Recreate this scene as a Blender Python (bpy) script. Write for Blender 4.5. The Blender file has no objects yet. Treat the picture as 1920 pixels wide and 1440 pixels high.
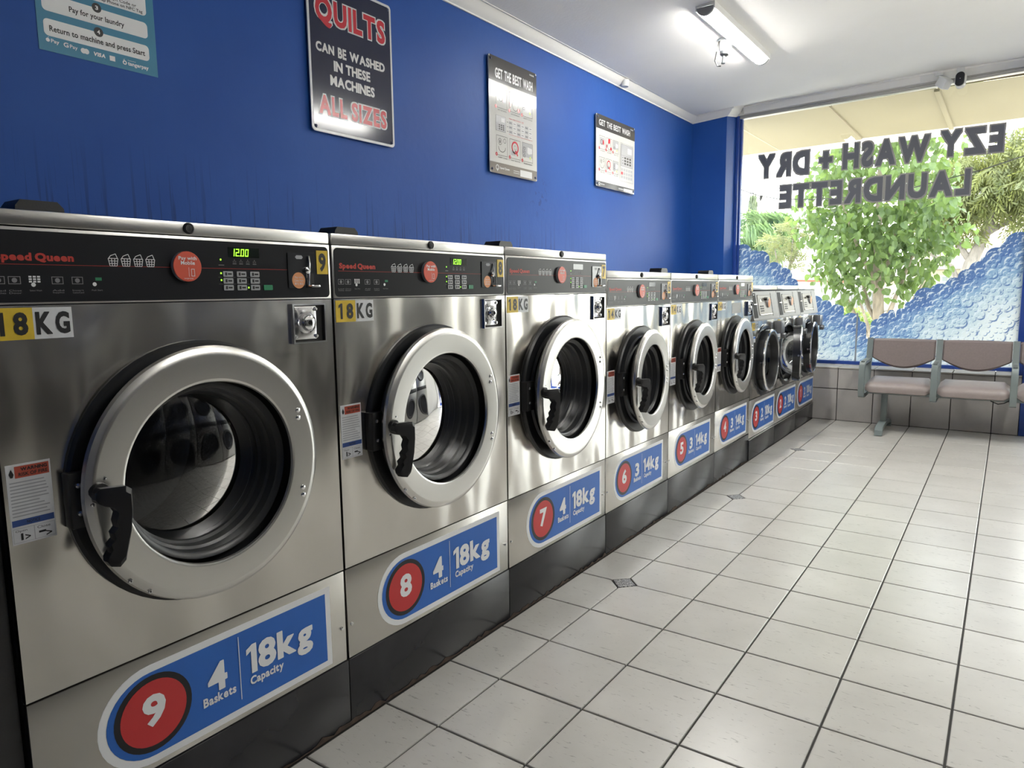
import bpy, bmesh, math, random
import numpy as np
from mathutils import Vector, Matrix
from mathutils.geometry import delaunay_2d_cdt
random.seed(7)
PI = math.pi
SC = bpy.context.scene
COL = SC.collection

# ------------------------------------------------------------------ camera, world, lamps, exposure
cam_d = bpy.data.cameras.new('camera'); cam = bpy.data.objects.new('camera', cam_d); COL.objects.link(cam)
CX = Vector((0.82057270, 0.57141923, -0.01185313)); CU = Vector((-0.06441548, 0.11306922, 0.99149685)); CF = Vector((-0.56790059, 0.81283172, -0.12958976))
M = Matrix((CX, CU, -CF)).transposed().to_4x4(); M.translation = Vector((1.26212, -2.61673, 1.22738))
cam.matrix_world = M
cam_d.sensor_fit = 'HORIZONTAL'; cam_d.sensor_width = 36.0; cam_d.lens = 1331.92 / 1920 * 36.0
cam_d.clip_start = 0.02; cam_d.clip_end = 300
SC.camera = cam

SC.view_settings.view_transform = 'Standard'; SC.view_settings.look = 'None'
SC.view_settings.gamma = 1.0; SC.view_settings.use_curve_mapping = False
SC.view_settings.exposure = 1.1
try:
    SC.cycles.use_denoising = True
    SC.cycles.max_bounces = 10; SC.cycles.diffuse_bounces = 5; SC.cycles.glossy_bounces = 5
    SC.cycles.transparent_max_bounces = 24; SC.cycles.transmission_bounces = 6
    SC.cycles.sample_clamp_indirect = 8.0
except Exception:
    pass

SKY = 5.0            # bright hazy overcast sky
TUBE = 54.0          # emission of the ceiling tubes
w = bpy.data.worlds.new('sky'); SC.world = w; w.use_nodes = True
nt = w.node_tree; nt.nodes.clear()
tc = nt.nodes.new('ShaderNodeTexCoord'); sx = nt.nodes.new('ShaderNodeSeparateXYZ'); rp = nt.nodes.new('ShaderNodeValToRGB')
bg = nt.nodes.new('ShaderNodeBackground'); wo = nt.nodes.new('ShaderNodeOutputWorld')
nt.links.new(tc.outputs['Generated'], sx.inputs[0]); nt.links.new(sx.outputs['Z'], rp.inputs[0])
rp.color_ramp.elements[0].position = 0.0; rp.color_ramp.elements[0].color = (1.0, 0.985, 0.95, 1)
rp.color_ramp.elements[1].position = 0.8; rp.color_ramp.elements[1].color = (0.86, 0.94, 1.0, 1)
nt.links.new(rp.outputs[0], bg.inputs['Color']); bg.inputs['Strength'].default_value = SKY
nt.links.new(bg.outputs[0], wo.inputs[0])

sun_d = bpy.data.lights.new('sun', 'SUN'); sun_d.energy = 7.5; sun_d.angle = math.radians(12); sun_d.color = (1.0, 0.95, 0.86)
sun = bpy.data.objects.new('sun', sun_d); COL.objects.link(sun)
sun.rotation_euler = (math.radians(-31), math.radians(-10), 0); sun.location = (0, 6, 12)

# ------------------------------------------------------------------ materials
def mat(name, col, rough=0.5, metal=0.0, spec=0.5, emit=None, estr=0.0, var=0.0, vscale=6.0, bump=0.0, bscale=40.0, stretch=(1, 1, 1), coat=0.0, rvar=0.0):
    m = bpy.data.materials.new(name); m.use_nodes = True
    n = m.node_tree.nodes; L = m.node_tree.links; b = n['Principled BSDF']
    b.inputs['Base Color'].default_value = (*col, 1); b.inputs['Roughness'].default_value = rough
    b.inputs['Metallic'].default_value = metal; b.inputs['Specular IOR Level'].default_value = spec
    if coat: b.inputs['Coat Weight'].default_value = coat
    if emit: b.inputs['Emission Color'].default_value = (*emit, 1); b.inputs['Emission Strength'].default_value = estr
    if var or bump or rvar:
        t = n.new('ShaderNodeTexCoord'); mp = n.new('ShaderNodeMapping'); mp.inputs['Scale'].default_value = stretch
        L.new(t.outputs['Object'], mp.inputs[0])
    if var or rvar:
        nz = n.new('ShaderNodeTexNoise'); nz.inputs['Scale'].default_value = vscale; nz.inputs['Detail'].default_value = 6
        L.new(mp.outputs[0], nz.inputs['Vector'])
    if var:
        cr = n.new('ShaderNodeValToRGB'); e = cr.color_ramp.elements
        e[0].position = 0.3; e[1].position = 0.7
        e[0].color = (*[c * (1 - var) for c in col], 1); e[1].color = (*[min(1, c * (1 + var)) for c in col], 1)
        L.new(nz.outputs['Fac'], cr.inputs[0]); L.new(cr.outputs[0], b.inputs['Base Color'])
    if rvar:
        mr = n.new('ShaderNodeMapRange'); mr.inputs['To Min'].default_value = rough - rvar; mr.inputs['To Max'].default_value = rough + rvar
        L.new(nz.outputs['Fac'], mr.inputs[0]); L.new(mr.outputs[0], b.inputs['Roughness'])
    if bump:
        nb = n.new('ShaderNodeTexNoise'); nb.inputs['Scale'].default_value = bscale; nb.inputs['Detail'].default_value = 3
        L.new(mp.outputs[0], nb.inputs['Vector'])
        bp = n.new('ShaderNodeBump'); bp.inputs['Strength'].default_value = bump; bp.inputs['Distance'].default_value = 0.01
        L.new(nb.outputs['Fac'], bp.inputs['Height']); L.new(bp.outputs[0], b.inputs['Normal'])
    return m

def steel_mat(name, col, rough, wave):
    """brushed sheet steel: gentle large waves of the sheet plus a fine horizontal grain"""
    m = mat(name, col, rough, 1.0)
    n = m.node_tree.nodes; L = m.node_tree.links; b = n['Principled BSDF']
    t = n.new('ShaderNodeNewGeometry')
    n1 = n.new('ShaderNodeTexNoise'); n1.inputs['Scale'].default_value = 4.2; n1.inputs['Detail'].default_value = 1.0
    mp1 = n.new('ShaderNodeMapping'); mp1.inputs['Scale'].default_value = (1, 1.3, 0.55)
    L.new(t.outputs['Position'], mp1.inputs[0]); L.new(mp1.outputs[0], n1.inputs['Vector'])
    b1 = n.new('ShaderNodeBump'); b1.inputs['Strength'].default_value = wave; b1.inputs['Distance'].default_value = 0.02
    L.new(n1.outputs['Fac'], b1.inputs['Height'])
    mp = n.new('ShaderNodeMapping'); mp.inputs['Scale'].default_value = (6, 6, 420)
    L.new(t.outputs['Position'], mp.inputs[0])
    n2 = n.new('ShaderNodeTexNoise'); n2.inputs['Scale'].default_value = 3.0; n2.inputs['Detail'].default_value = 2.0
    L.new(mp.outputs[0], n2.inputs['Vector'])
    L.new(b1.outputs[0], b.inputs['Normal'])
    mr = n.new('ShaderNodeMapRange'); mr.inputs['To Min'].default_value = rough * 0.94; mr.inputs['To Max'].default_value = rough * 1.08
    L.new(n2.outputs['Fac'], mr.inputs[0]); L.new(mr.outputs[0], b.inputs['Roughness'])
    return m

STEEL = steel_mat('brushed_steel', (0.63, 0.61, 0.575), 0.18, 1.2)
STEEL_LOW = steel_mat('brushed_steel_low', (0.63, 0.61, 0.575), 0.26, 0.10)
STEEL_TRIM = steel_mat('trim_steel', (0.62, 0.61, 0.59), 0.28, 0.08)
RING = mat('ring_steel', (0.68, 0.67, 0.645), 0.27, 1.0)
CHROME = mat('chrome', (0.75, 0.75, 0.76), 0.12, 1.0)
CABINET = mat('cabinet_side', (0.06, 0.06, 0.065), 0.5, 0.3)
BLACK = mat('black_plastic', (0.012, 0.012, 0.013), 0.42, var=0.2, vscale=20, bump=0.05, bscale=300)
RUBBER = mat('black_rubber', (0.011, 0.012, 0.014), 0.36)
BLACKGLOSS = mat('black_gloss', (0.016, 0.017, 0.02), 0.2)
FASCIA = mat('fascia_black', (0.014, 0.0145, 0.017), 0.33, spec=0.2)
DRUM = mat('drum_steel', (0.30, 0.30, 0.31), 0.3, 1.0, bump=0.3, bscale=90)
WHITE = mat('white_print', (0.74, 0.75, 0.76), 0.45)
GREYPRINT = mat('grey_print', (0.34, 0.35, 0.37), 0.5)
DIMPRINT = mat('dim_print', (0.20, 0.20, 0.21), 0.5)
BLUE = mat('decal_blue', (0.018, 0.118, 0.45), 0.42, var=0.05)
RED = mat('decal_red', (0.50, 0.030, 0.032), 0.42, var=0.05)
INK = mat('black_ink', (0.010, 0.010, 0.012), 0.45)
YELLOW = mat('label_yellow', (0.62, 0.43, 0.03), 0.4, var=0.12, vscale=30)
LABELWHITE = mat('label_white', (0.62, 0.63, 0.65), 0.4, var=0.08, vscale=30)
TAG = mat('tag_red', (0.60, 0.085, 0.045), 0.4)
PEACH = mat('sticker_peach', (0.68, 0.29, 0.12), 0.45)
BRANDRED = mat('brand_red', (0.42, 0.028, 0.018), 0.45)
WARNRED = mat('warning_red', (0.42, 0.07, 0.04), 0.5)
NAVYSTRIPE = mat('warning_blue', (0.03, 0.07, 0.24), 0.5)
KEYGREY = mat('key_grey', (0.33, 0.34, 0.35), 0.4)
GREEN = mat('key_green', (0.02, 0.20, 0.09), 0.4)
LED = mat('led_green', (0.05, 0.2, 0.02), 0.4, emit=(0.30, 1.0, 0.03), estr=1.1)
LEDDIM = mat('led_window', (0.006, 0.010, 0.007), 0.15)
HOLE = mat('dark_hole', (0.004, 0.004, 0.004), 0.7)
LOGOGREEN = mat('label_green', (0.10, 0.42, 0.20), 0.5)

def glass_mat(name, tint=(0.96, 0.98, 0.97), ior=1.45, rough=0.0, boost=1.0):
    m = bpy.data.materials.new(name); m.use_nodes = True
    n = m.node_tree.nodes; L = m.node_tree.links; n.clear()
    o = n.new('ShaderNodeOutputMaterial'); mx = n.new('ShaderNodeMixShader')
    tr = n.new('ShaderNodeBsdfTransparent'); tr.inputs[0].default_value = (*tint, 1)
    gl = n.new('ShaderNodeBsdfGlossy'); gl.inputs['Roughness'].default_value = rough; gl.inputs['Color'].default_value = (1, 1, 1, 1)
    fr = n.new('ShaderNodeFresnel'); fr.inputs['IOR'].default_value = ior
    L.new(fr.outputs[0], mx.inputs[0]); L.new(tr.outputs[0], mx.inputs[1]); L.new(gl.outputs[0], mx.inputs[2]); L.new(mx.outputs[0], o.inputs[0])
    return m
GLASS = glass_mat('window_glass')
DOORGLASS = glass_mat('door_glass', (0.55, 0.57, 0.58), 1.55, 0.01)
BOWL = glass_mat('bowl_glass', (0.72, 0.75, 0.77), 1.6, 0.02)

# ------------------------------------------------------------------ mesh builder
class MB:
    def __init__(s): s.v = []; s.f = []; s.mi = []; s.cur = 0; s.uv = None
    def add(s, vs, fs, T=None):
        k = len(s.v)
        if T is None: s.v += [tuple(p) for p in vs]
        else: s.v += [tuple(T @ Vector(p)) for p in vs]
        s.f += [tuple(i + k for i in f) for f in fs]; s.mi += [s.cur] * len(fs)
        return s
    def m(s, i): s.cur = i; return s
    def box(s, x0, x1, y0, y1, z0, z1, b=0.0, T=None):
        if b <= 0:
            vs = [(x, y, z) for x in (x0, x1) for y in (y0, y1) for z in (z0, z1)]
            return s.add(vs, [(0, 1, 3, 2), (4, 6, 7, 5), (0, 4, 5, 1), (2, 3, 7, 6), (0, 2, 6, 4), (1, 5, 7, 3)], T)
        bm = bmesh.new(); bmesh.ops.create_cube(bm, size=1.0)
        for q in bm.verts: q.co = Vector(((x0 + x1) / 2 + q.co.x * (x1 - x0), (y0 + y1) / 2 + q.co.y * (y1 - y0), (z0 + z1) / 2 + q.co.z * (z1 - z0)))
        bmesh.ops.bevel(bm, geom=list(bm.edges), offset=b, segments=2, affect='EDGES', profile=0.5)
        bm.verts.index_update()
        s.add([q.co[:] for q in bm.verts], [tuple(q.index for q in f.verts) for f in bm.faces], T); bm.free(); return s
    def prism(s, poly, n0, n1, T=None):
        """poly in (u,v), extruded along n: local (n,u,v)"""
        k = len(poly)
        vs = [(n0, u, v) for u, v in poly] + [(n1, u, v) for u, v in poly]
        fs = [tuple(range(k - 1, -1, -1)), tuple(range(k, 2 * k))] + [(i, (i + 1) % k, k + (i + 1) % k, k + i) for i in range(k)]
        return s.add(vs, fs, T)
    def face(s, poly, n=0.0, T=None):
        return s.add([(n, u, v) for u, v in poly], [tuple(range(len(poly)))], T)
    def rect(s, u0, u1, v0, v1, n=0.0, T=None): return s.face([(u0, v0), (u1, v0), (u1, v1), (u0, v1)], n, T)
    def frame(s, u0, u1, v0, v1, t, n=0.0, T=None):
        s.rect(u0, u1, v0, v0 + t, n, T); s.rect(u0, u1, v1 - t, v1, n, T); s.rect(u0, u0 + t, v0 + t, v1 - t, n, T); return s.rect(u1 - t, u1, v0 + t, v1 - t, n, T)
    def lathe(s, prof, u, v, seg=40, T=None, closed=False):
        """prof of (n,r) swept about the axis along n through (u,v)"""
        vs = []; fs = []; k = len(prof)
        for n_, r in prof:
            for i in range(seg):
                a = 2 * PI * i / seg; vs.append((n_, u + r * math.cos(a), v + r * math.sin(a)))
        for j in range(k - 1):
            for i in range(seg):
                i2 = (i + 1) % seg
                fs.append((j * seg + i, (j + 1) * seg + i, (j + 1) * seg + i2, j * seg + i2))
        if not closed:
            if prof[0][1] > 1e-6: pass
        return s.add(vs, fs, T)
    def disc(s, u, v, r, n=0.0, seg=24, T=None):
        return s.face([(u + r * math.cos(2 * PI * i / seg), v + r * math.sin(2 * PI * i / seg)) for i in range(seg)], n, T)
    def cyl(s, p0, p1, r0, r1=None, seg=12):
        return s.tube([p0, p1], [r0, r0 if r1 is None else r1], seg)
    def tube(s, pts, rad, seg=8):
        pts = [Vector(p) for p in pts]; k = len(pts)
        if not isinstance(rad, (list, tuple)): rad = [rad] * k
        vs = []; fs = []; up = Vector((0.13, 0.21, 0.97))
        for j, p in enumerate(pts):
            d = (pts[min(j + 1, k - 1)] - pts[max(j - 1, 0)]).normalized()
            a = d.cross(up)
            if a.length < 1e-3: a = d.cross(Vector((1, 0, 0)))
            a.normalize(); b = d.cross(a)
            for i in range(seg):
                t = 2 * PI * i / seg; vs.append(tuple(p + (a * math.cos(t) + b * math.sin(t)) * rad[j]))
        for j in range(k - 1):
            for i in range(seg):
                i2 = (i + 1) % seg; fs.append((j * seg + i, j * seg + i2, (j + 1) * seg + i2, (j + 1) * seg + i))
        fs.append(tuple(range(seg - 1, -1, -1))); fs.append(tuple((k - 1) * seg + i for i in range(seg)))
        return s.add(vs, fs)
    def text(s, st, u0, u1, v0, v1, n=0.0, bold=0.0, T=None, keep=False, shear=0.0):
        vs, fs = glyphs(st, bold)
        xs = [p[0] for p in vs]; ys = [p[1] for p in vs]
        a, b, c, d = min(xs), max(xs), min(ys), max(ys)
        sx = (u1 - u0) / max(1e-6, b - a); sy = (v1 - v0) / max(1e-6, d - c)
        return s.add([(n, u0 + (x - a) * sx + shear * (y - c) * sy, v0 + (y - c) * sy) for x, y in vs], fs, T)
    def build(s, name, mats, parent=None, smooth=35, link=True):
        me = bpy.data.meshes.new(name); me.from_pydata(s.v, [], s.f)
        if not isinstance(mats, (list, tuple)): mats = [mats]
        for m in mats: me.materials.append(m)
        if len(mats) > 1: me.polygons.foreach_set('material_index', s.mi)
        if smooth:
            me.polygons.foreach_set('use_smooth', [True] * len(me.polygons))
            me.set_sharp_from_angle(angle=math.radians(smooth))
        me.update()
        o = bpy.data.objects.new(name, me)
        if link: COL.objects.link(o)
        if parent: o.parent = parent
        return o

_gc = {}
def glyphs(st, bold=0.0):
    key = (st, bold)
    if key not in _gc and (st == '1' or (len(st) > 1 and ('1' in st or bold > 0.032))):
        V = []; F_ = []; x = 0.0
        for ch in st:
            if ch == '1':
                t = 0.075 + bold * 1.9; h = 0.70 + bold
                vs = [(0.13, -bold), (0.13 + t, -bold), (0.13 + t, h), (0.13 + t * 0.25, h), (0.0, h - 0.10), (0.0, h - 0.10 - t * 0.95), (0.13, h - 0.02 - t * 0.95)]; fs = [(0, 1, 2, 6), (6, 2, 3), (6, 3, 4, 5)]
            else:
                vs, fs = glyphs(ch, bold) if ch != ' ' else ([(0, 0), (0.17, 0)], [])
            a = min(p[0] for p in vs); k = len(V)
            V += [(p[0] - a + x, p[1]) for p in vs]; F_ += [tuple(i + k for i in f) for f in fs]; x += max(p[0] for p in vs) - a + (0.055 if bold < 0.032 else 0.035)
        _gc[key] = (V, F_)
    if key not in _gc:
        off = min(bold, 0.03); r = bold - off
        cu = bpy.data.curves.new('t', 'FONT'); cu.body = st; cu.size = 1.0; cu.offset = off; cu.resolution_u = 3
        cu.fill_mode = 'FRONT'; cu.space_character = 1.0 + bold * 1.6
        ob = bpy.data.objects.new('t', cu)
        me = bpy.data.meshes.new_from_object(ob)
        V = [(q.co.x, q.co.y) for q in me.vertices]; F_ = [tuple(p.vertices) for p in me.polygons]
        bpy.data.meshes.remove(me); bpy.data.objects.remove(ob); bpy.data.curves.remove(cu)
        if r > 0.004:      # thicken the strokes with shifted copies in the same plane
            k = len(V); V0 = V; F0 = []; V2 = []
            for f in F_:
                for j in range(1, len(f) - 1):
                    a_, b_, c_ = V[f[0]], V[f[j]], V[f[j + 1]]; ar = (b_[0] - a_[0]) * (c_[1] - a_[1]) - (b_[1] - a_[1]) * (c_[0] - a_[0])
                    if abs(ar) < 2e-5: continue
                    F0.append((f[0], f[j], f[j + 1]) if ar > 0 else (f[0], f[j + 1], f[j]))
            V, F_ = [], []
            dirs = [(1, 1), (1, -1), (-1, 1), (-1, -1), (1, 0), (-1, 0), (0, 1), (0, -1)] if st.upper() == st and not any(c.isdigit() for c in st) else [(math.cos(t * PI / 4), math.sin(t * PI / 4)) for t in range(8)]
            for dx, dy in [(0, 0)] + dirs:
                n_ = len(V); V += [(x + dx * r, y + dy * r) for x, y in V0]; F_ += [tuple(i + n_ for i in f) for f in F0]
            cnt = {}
            for f in F0:
                for p, q in ((f[0], f[1]), (f[1], f[2]), (f[2], f[0])): cnt[(min(p, q), max(p, q))] = cnt.get((min(p, q), max(p, q)), 0) + 1
            rim = [e for e, c_ in cnt.items() if c_ == 1]; n0 = len(V0)
            E_ = [(p + n0 * c_, q + n0 * c_) for c_ in range(len(dirs) + 1) for p, q in rim]
            res = delaunay_2d_cdt([Vector(p) for p in V], E_, [], 0, 1e-5, True)     # one clean outline out of the copies
            P = np.array([p[:] for p in res[0]]); TR = np.array([f[:3] for f in res[2] if len(f) == 3])
            C_ = P[TR].mean(1); Q = np.array(V)[np.array(F_)]; ins = np.zeros(len(C_), bool)
            for t in Q:
                d_ = [(t[(i + 1) % 3][0] - t[i][0]) * (C_[:, 1] - t[i][1]) - (t[(i + 1) % 3][1] - t[i][1]) * (C_[:, 0] - t[i][0]) for i in range(3)]
                ins |= (d_[0] >= -1e-9) & (d_[1] >= -1e-9) & (d_[2] >= -1e-9)
            bm = bmesh.new(); vv = [bm.verts.new((p[0], p[1], 0)) for p in P]
            for f in TR[ins]:
                try: bm.faces.new([vv[i] for i in f])
                except ValueError: pass
            bmesh.ops.delete(bm, geom=[q for q in bm.verts if not q.link_faces], context='VERTS')
            bmesh.ops.dissolve_limit(bm, angle_limit=0.03, verts=bm.verts, edges=bm.edges); bmesh.ops.triangulate(bm, faces=bm.faces)
            bm.verts.index_update(); V = [(q.co.x, q.co.y) for q in bm.verts]; F_ = [tuple(q.index for q in f.verts) for f in bm.faces]; bm.free()
        _gc[key] = (V, F_)
    return _gc[key]

def seven(m, st, u0, u1, v0, v1, n, shear=0.12):
    SEG = {'0': 'abcdef', '1': 'bc', '2': 'abged', '.': ''}
    w_ = (u1 - u0) / 4.35; h = v1 - v0; t = h * 0.13; u = u0
    for ch in st:
        if ch == '.':
            m.add([(n, u - 0.10 * w_ + a, v0 + b_) for a, b_ in ((0, 0), (t, 0), (t, t), (0, t))], [(0, 1, 2, 3)]); u += w_ * 0.12; continue
        a, b_ = u, u + w_ * 0.82; c = v0 + h / 2
        R_ = dict(a=(a, b_, v1 - t, v1), d=(a, b_, v0, v0 + t), g=(a, b_, c - t / 2, c + t / 2), b=(b_ - t, b_, c, v1), c=(b_ - t, b_, v0, c), f=(a, a + t, c, v1), e=(a, a + t, v0, c))
        for k in SEG[ch]:
            x0, x1, y0, y1 = R_[k]; m.add([(n, x + shear * (y - v0), y) for x, y in ((x0, y0), (x1, y0), (x1, y1), (x0, y1))], [(0, 1, 2, 3)])
        u += w_ * 1.08
    return m

def rrect(u0, u1, v0, v1, r, seg=5, corners=(1, 1, 1, 1)):
    """rounded rectangle, corners in order BL BR TR TL"""
    P = []
    for (cu, cv, a0), on in zip(((u0 + r, v0 + r, PI), (u1 - r, v0 + r, 1.5 * PI), (u1 - r, v1 - r, 0), (u0 + r, v1 - r, 0.5 * PI)), corners):
        if on:
            for i in range(seg + 1):
                a = a0 + 0.5 * PI * i / seg; P.append((cu + r * math.cos(a), cv + r * math.sin(a)))
        else:
            P.append((cu + (r if a0 in (1.5 * PI, 0) else -r), cv + (r if a0 in (0, 0.5 * PI) else -r)))
    return P

def tag(o, label, cat, group=None):
    o['label'] = label; o['category'] = cat
    if group: o['group'] = group
    return o
def thing(name, label, cat, loc=(0, 0, 0), group=None, rotz=0.0):
    o = bpy.data.objects.new(name, None); COL.objects.link(o); o.location = loc; o.rotation_euler = (0, 0, rotz); o.empty_display_size = 0.1
    return tag(o, label, cat, group)
def struct(name, mb, m, parent=None, smooth=35):
    o = mb.build(name, m, parent, smooth); o['kind'] = 'structure'; return o
def piece(name, me, parent, loc):
    o = bpy.data.objects.new(name, me); COL.objects.link(o); o.parent = parent; o.location = loc; return o

# ------------------------------------------------------------------ dimensions read off the tile grid (tile = 0.30 m)
XF = -0.2108          # plane of the machine fronts
XW = -1.444           # left wall
YB = 4.451            # inner face of the street wall
YG = 4.79             # window plane
ZS = 0.495            # sill
XR = 3.30             # right wall
YR = -5.2             # wall behind the camera
def ceil_z(x, y=0.0):      # the old plaster ceiling falls a little to the left and lifts along the window head
    t = min(1.0, max(0.0, (y - 4.25) / 0.45)); t = t * t * (3 - 2 * t)
    return 2.90 + 0.076 * (min(x, 0.5) + 1.354) + t * max(0.0, 0.085 - 0.055 * max(0.0, x + 1.05))

# ------------------------------------------------------------------ room shell
def wall_paint():
    m = mat('blue_wall_paint', (0.018, 0.068, 0.33), 0.5, spec=0.2)
    n = m.node_tree.nodes; L = m.node_tree.links; b = n['Principled BSDF']
    t = n.new('ShaderNodeTexCoord')
    nz = n.new('ShaderNodeTexNoise'); nz.inputs['Scale'].default_value = 1.6; nz.inputs['Detail'].default_value = 8
    L.new(t.outputs['Object'], nz.inputs['Vector'])
    cr = n.new('ShaderNodeValToRGB'); e = cr.color_ramp.elements
    e[0].position = 0.35; e[0].color = (0.0125, 0.066, 0.295, 1); e[1].position = 0.7; e[1].color = (0.018, 0.083, 0.335, 1)
    L.new(nz.outputs['Fac'], cr.inputs[0])
    # thin vertical drip marks low on the wall
    mp = n.new('ShaderNodeMapping'); mp.inputs['Scale'].default_value = (1, 40, 1.2); L.new(t.outputs['Object'], mp.inputs[0])
    dz = n.new('ShaderNodeTexNoise'); dz.inputs['Scale'].default_value = 1.5; dz.inputs['Detail'].default_value = 3; L.new(mp.outputs[0], dz.inputs['Vector'])
    dr = n.new('ShaderNodeValToRGB'); dr.color_ramp.elements[0].position = 0.57; dr.color_ramp.elements[1].position = 0.63; L.new(dz.outputs['Fac'], dr.inputs[0])
    sp = n.new('ShaderNodeSeparateXYZ'); L.new(t.outputs['Object'], sp.inputs[0])
    zr = n.new('ShaderNodeMapRange'); zr.inputs['From Min'].default_value = 1.40; zr.inputs['From Max'].default_value = 1.80; zr.inputs['To Min'].default_value = 0.85; zr.inputs['To Max'].default_value = 0.0
    L.new(sp.outputs['Z'], zr.inputs[0])
    yr = n.new('ShaderNodeMapRange'); yr.inputs['From Min'].default_value = 1.9; yr.inputs['From Max'].default_value = 2.6; yr.inputs['To Min'].default_value = 1.0; yr.inputs['To Max'].default_value = 0.0
    L.new(sp.outputs['Y'], yr.inputs[0])
    mu = n.new('ShaderNodeMath'); mu.operation = 'MULTIPLY'; L.new(dr.outputs[0], mu.inputs[0]); L.new(zr.outputs[0], mu.inputs[1])
    m2 = n.new('ShaderNodeMath'); m2.operation = 'MULTIPLY'; L.new(mu.outputs[0], m2.inputs[0]); L.new(yr.outputs[0], m2.inputs[1])
    # a patch of scuff marks below the portrait poster
    vm = n.new('ShaderNodeVectorMath'); vm.operation = 'DISTANCE'; vm.inputs[1].default_value = (XW, 1.62, 1.86); L.new(t.outputs['Object'], vm.inputs[0])
    dm = n.new('ShaderNodeMapRange'); dm.inputs['From Min'].default_value = 0.0; dm.inputs['From Max'].default_value = 0.17; dm.inputs['To Min'].default_value = 0.6; dm.inputs['To Max'].default_value = 0.0
    L.new(vm.outputs['Value'], dm.inputs[0])
    sn = n.new('ShaderNodeTexNoise'); sn.inputs['Scale'].default_value = 26; sn.inputs['Detail'].default_value = 4; L.new(t.outputs['Object'], sn.inputs['Vector'])
    sr = n.new('ShaderNodeValToRGB'); sr.color_ramp.elements[0].position = 0.56; sr.color_ramp.elements[1].position = 0.60; L.new(sn.outputs['Fac'], sr.inputs[0])
    m3 = n.new('ShaderNodeMath'); m3.operation = 'MULTIPLY'; L.new(dm.outputs[0], m3.inputs[0]); L.new(sr.outputs[0], m3.inputs[1])
    ad = n.new('ShaderNodeMath'); ad.operation = 'ADD'; ad.use_clamp = True; L.new(m2.outputs[0], ad.inputs[0]); L.new(m3.outputs[0], ad.inputs[1])
    mx = n.new('ShaderNodeMixRGB'); mx.inputs[2].default_value = (0.008, 0.025, 0.115, 1)
    L.new(ad.outputs[0], mx.inputs[0]); L.new(cr.outputs[0], mx.inputs[1]); L.new(mx.outputs[0], b.inputs['Base Color'])
    bn = n.new('ShaderNodeTexNoise'); bn.inputs['Scale'].default_value = 22; bn.inputs['Detail'].default_value = 4; L.new(t.outputs['Object'], bn.inputs['Vector'])
    bp = n.new('ShaderNodeBump'); bp.inputs['Strength'].default_value = 0.12; bp.inputs['Distance'].default_value = 0.01
    L.new(bn.outputs['Fac'], bp.inputs['Height']); L.new(bp.outputs[0], b.inputs['Normal'])
    return m
PAINT = wall_paint()
FRAMEBLUE = mat('blue_frame_enamel', (0.022, 0.065, 0.30), 0.28)
CEIL = mat('ceiling_paint', (0.86, 0.84, 0.81), 0.75, var=0.03, vscale=1.2, bump=0.08, bscale=60)
CORNICE = mat('cornice_paint', (0.84, 0.82, 0.78), 0.6)
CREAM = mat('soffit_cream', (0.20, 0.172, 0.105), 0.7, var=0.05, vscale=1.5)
WALLWHITE = mat('white_wall_paint', (0.60, 0.59, 0.57), 0.6, var=0.04, vscale=2)
GROUT = mat('grout', (0.040, 0.038, 0.036), 0.85, var=0.2, vscale=20)

def tile_mat(name, base, dark, rough, marks):
    m = mat(name, base, rough)
    n = m.node_tree.nodes; L = m.node_tree.links; b = n['Principled BSDF']
    g = n.new('ShaderNodeNewGeometry')
    nz = n.new('ShaderNodeTexNoise'); nz.inputs['Scale'].default_value = 3.2; nz.inputs['Detail'].default_value = 10; nz.inputs['Roughness'].default_value = 0.6
    L.new(g.outputs['Position'], nz.inputs['Vector'])
    cr = n.new('ShaderNodeValToRGB'); cr.color_ramp.elements[0].position = 0.33; cr.color_ramp.elements[1].position = 0.68
    cr.color_ramp.elements[0].color = (*dark, 1); cr.color_ramp.elements[1].color = (*base, 1); L.new(nz.outputs['Fac'], cr.inputs[0])
    oi = n.new('ShaderNodeObjectInfo')
    vr = n.new('ShaderNodeMapRange'); vr.inputs['To Min'].default_value = 0.95; vr.inputs['To Max'].default_value = 1.03; L.new(oi.outputs['Random'], vr.inputs[0])
    hs = n.new('ShaderNodeHueSaturation'); L.new(cr.outputs[0], hs.inputs['Color']); L.new(vr.outputs[0], hs.inputs['Value'])
    # short dark scratches
    mp = n.new('ShaderNodeMapping'); mp.inputs['Scale'].default_value = (14, 60, 14); mp.inputs['Rotation'].default_value = (0, 0, 0.5); L.new(g.outputs['Position'], mp.inputs[0])
    s1 = n.new('ShaderNodeTexNoise'); s1.inputs['Scale'].default_value = 2.0; s1.inputs['Detail'].default_value = 4; s1.inputs['Distortion'].default_value = 1.2; L.new(mp.outputs[0], s1.inputs['Vector'])
    sr = n.new('ShaderNodeValToRGB'); sr.color_ramp.elements[0].position = 0.64; sr.color_ramp.elements[1].position = 0.70
    sr.color_ramp.elements[1].color = (marks, marks, marks, 1); L.new(s1.outputs['Fac'], sr.inputs[0])
    mx = n.new('ShaderNodeMixRGB'); mx.inputs[2].default_value = (0.16, 0.15, 0.14, 1); L.new(sr.outputs[0], mx.inputs[0]); L.new(hs.outputs[0], mx.inputs[1])
    L.new(mx.outputs[0], b.inputs['Base Color'])
    bp = n.new('ShaderNodeBump'); bp.inputs['Strength'].default_value = 0.10; bp.inputs['Distance'].default_value = 0.004
    L.new(nz.outputs['Fac'], bp.inputs['Height']); L.new(bp.outputs[0], b.inputs['Normal'])
    return m
TILE = tile_mat('floor_tile', (0.545, 0.53, 0.50), (0.47, 0.457, 0.43), 0.28, 0.6)
WTILE = tile_mat('wall_tile', (0.49, 0.47, 0.45), (0.40, 0.38, 0.365), 0.4, 0.1)
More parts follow.
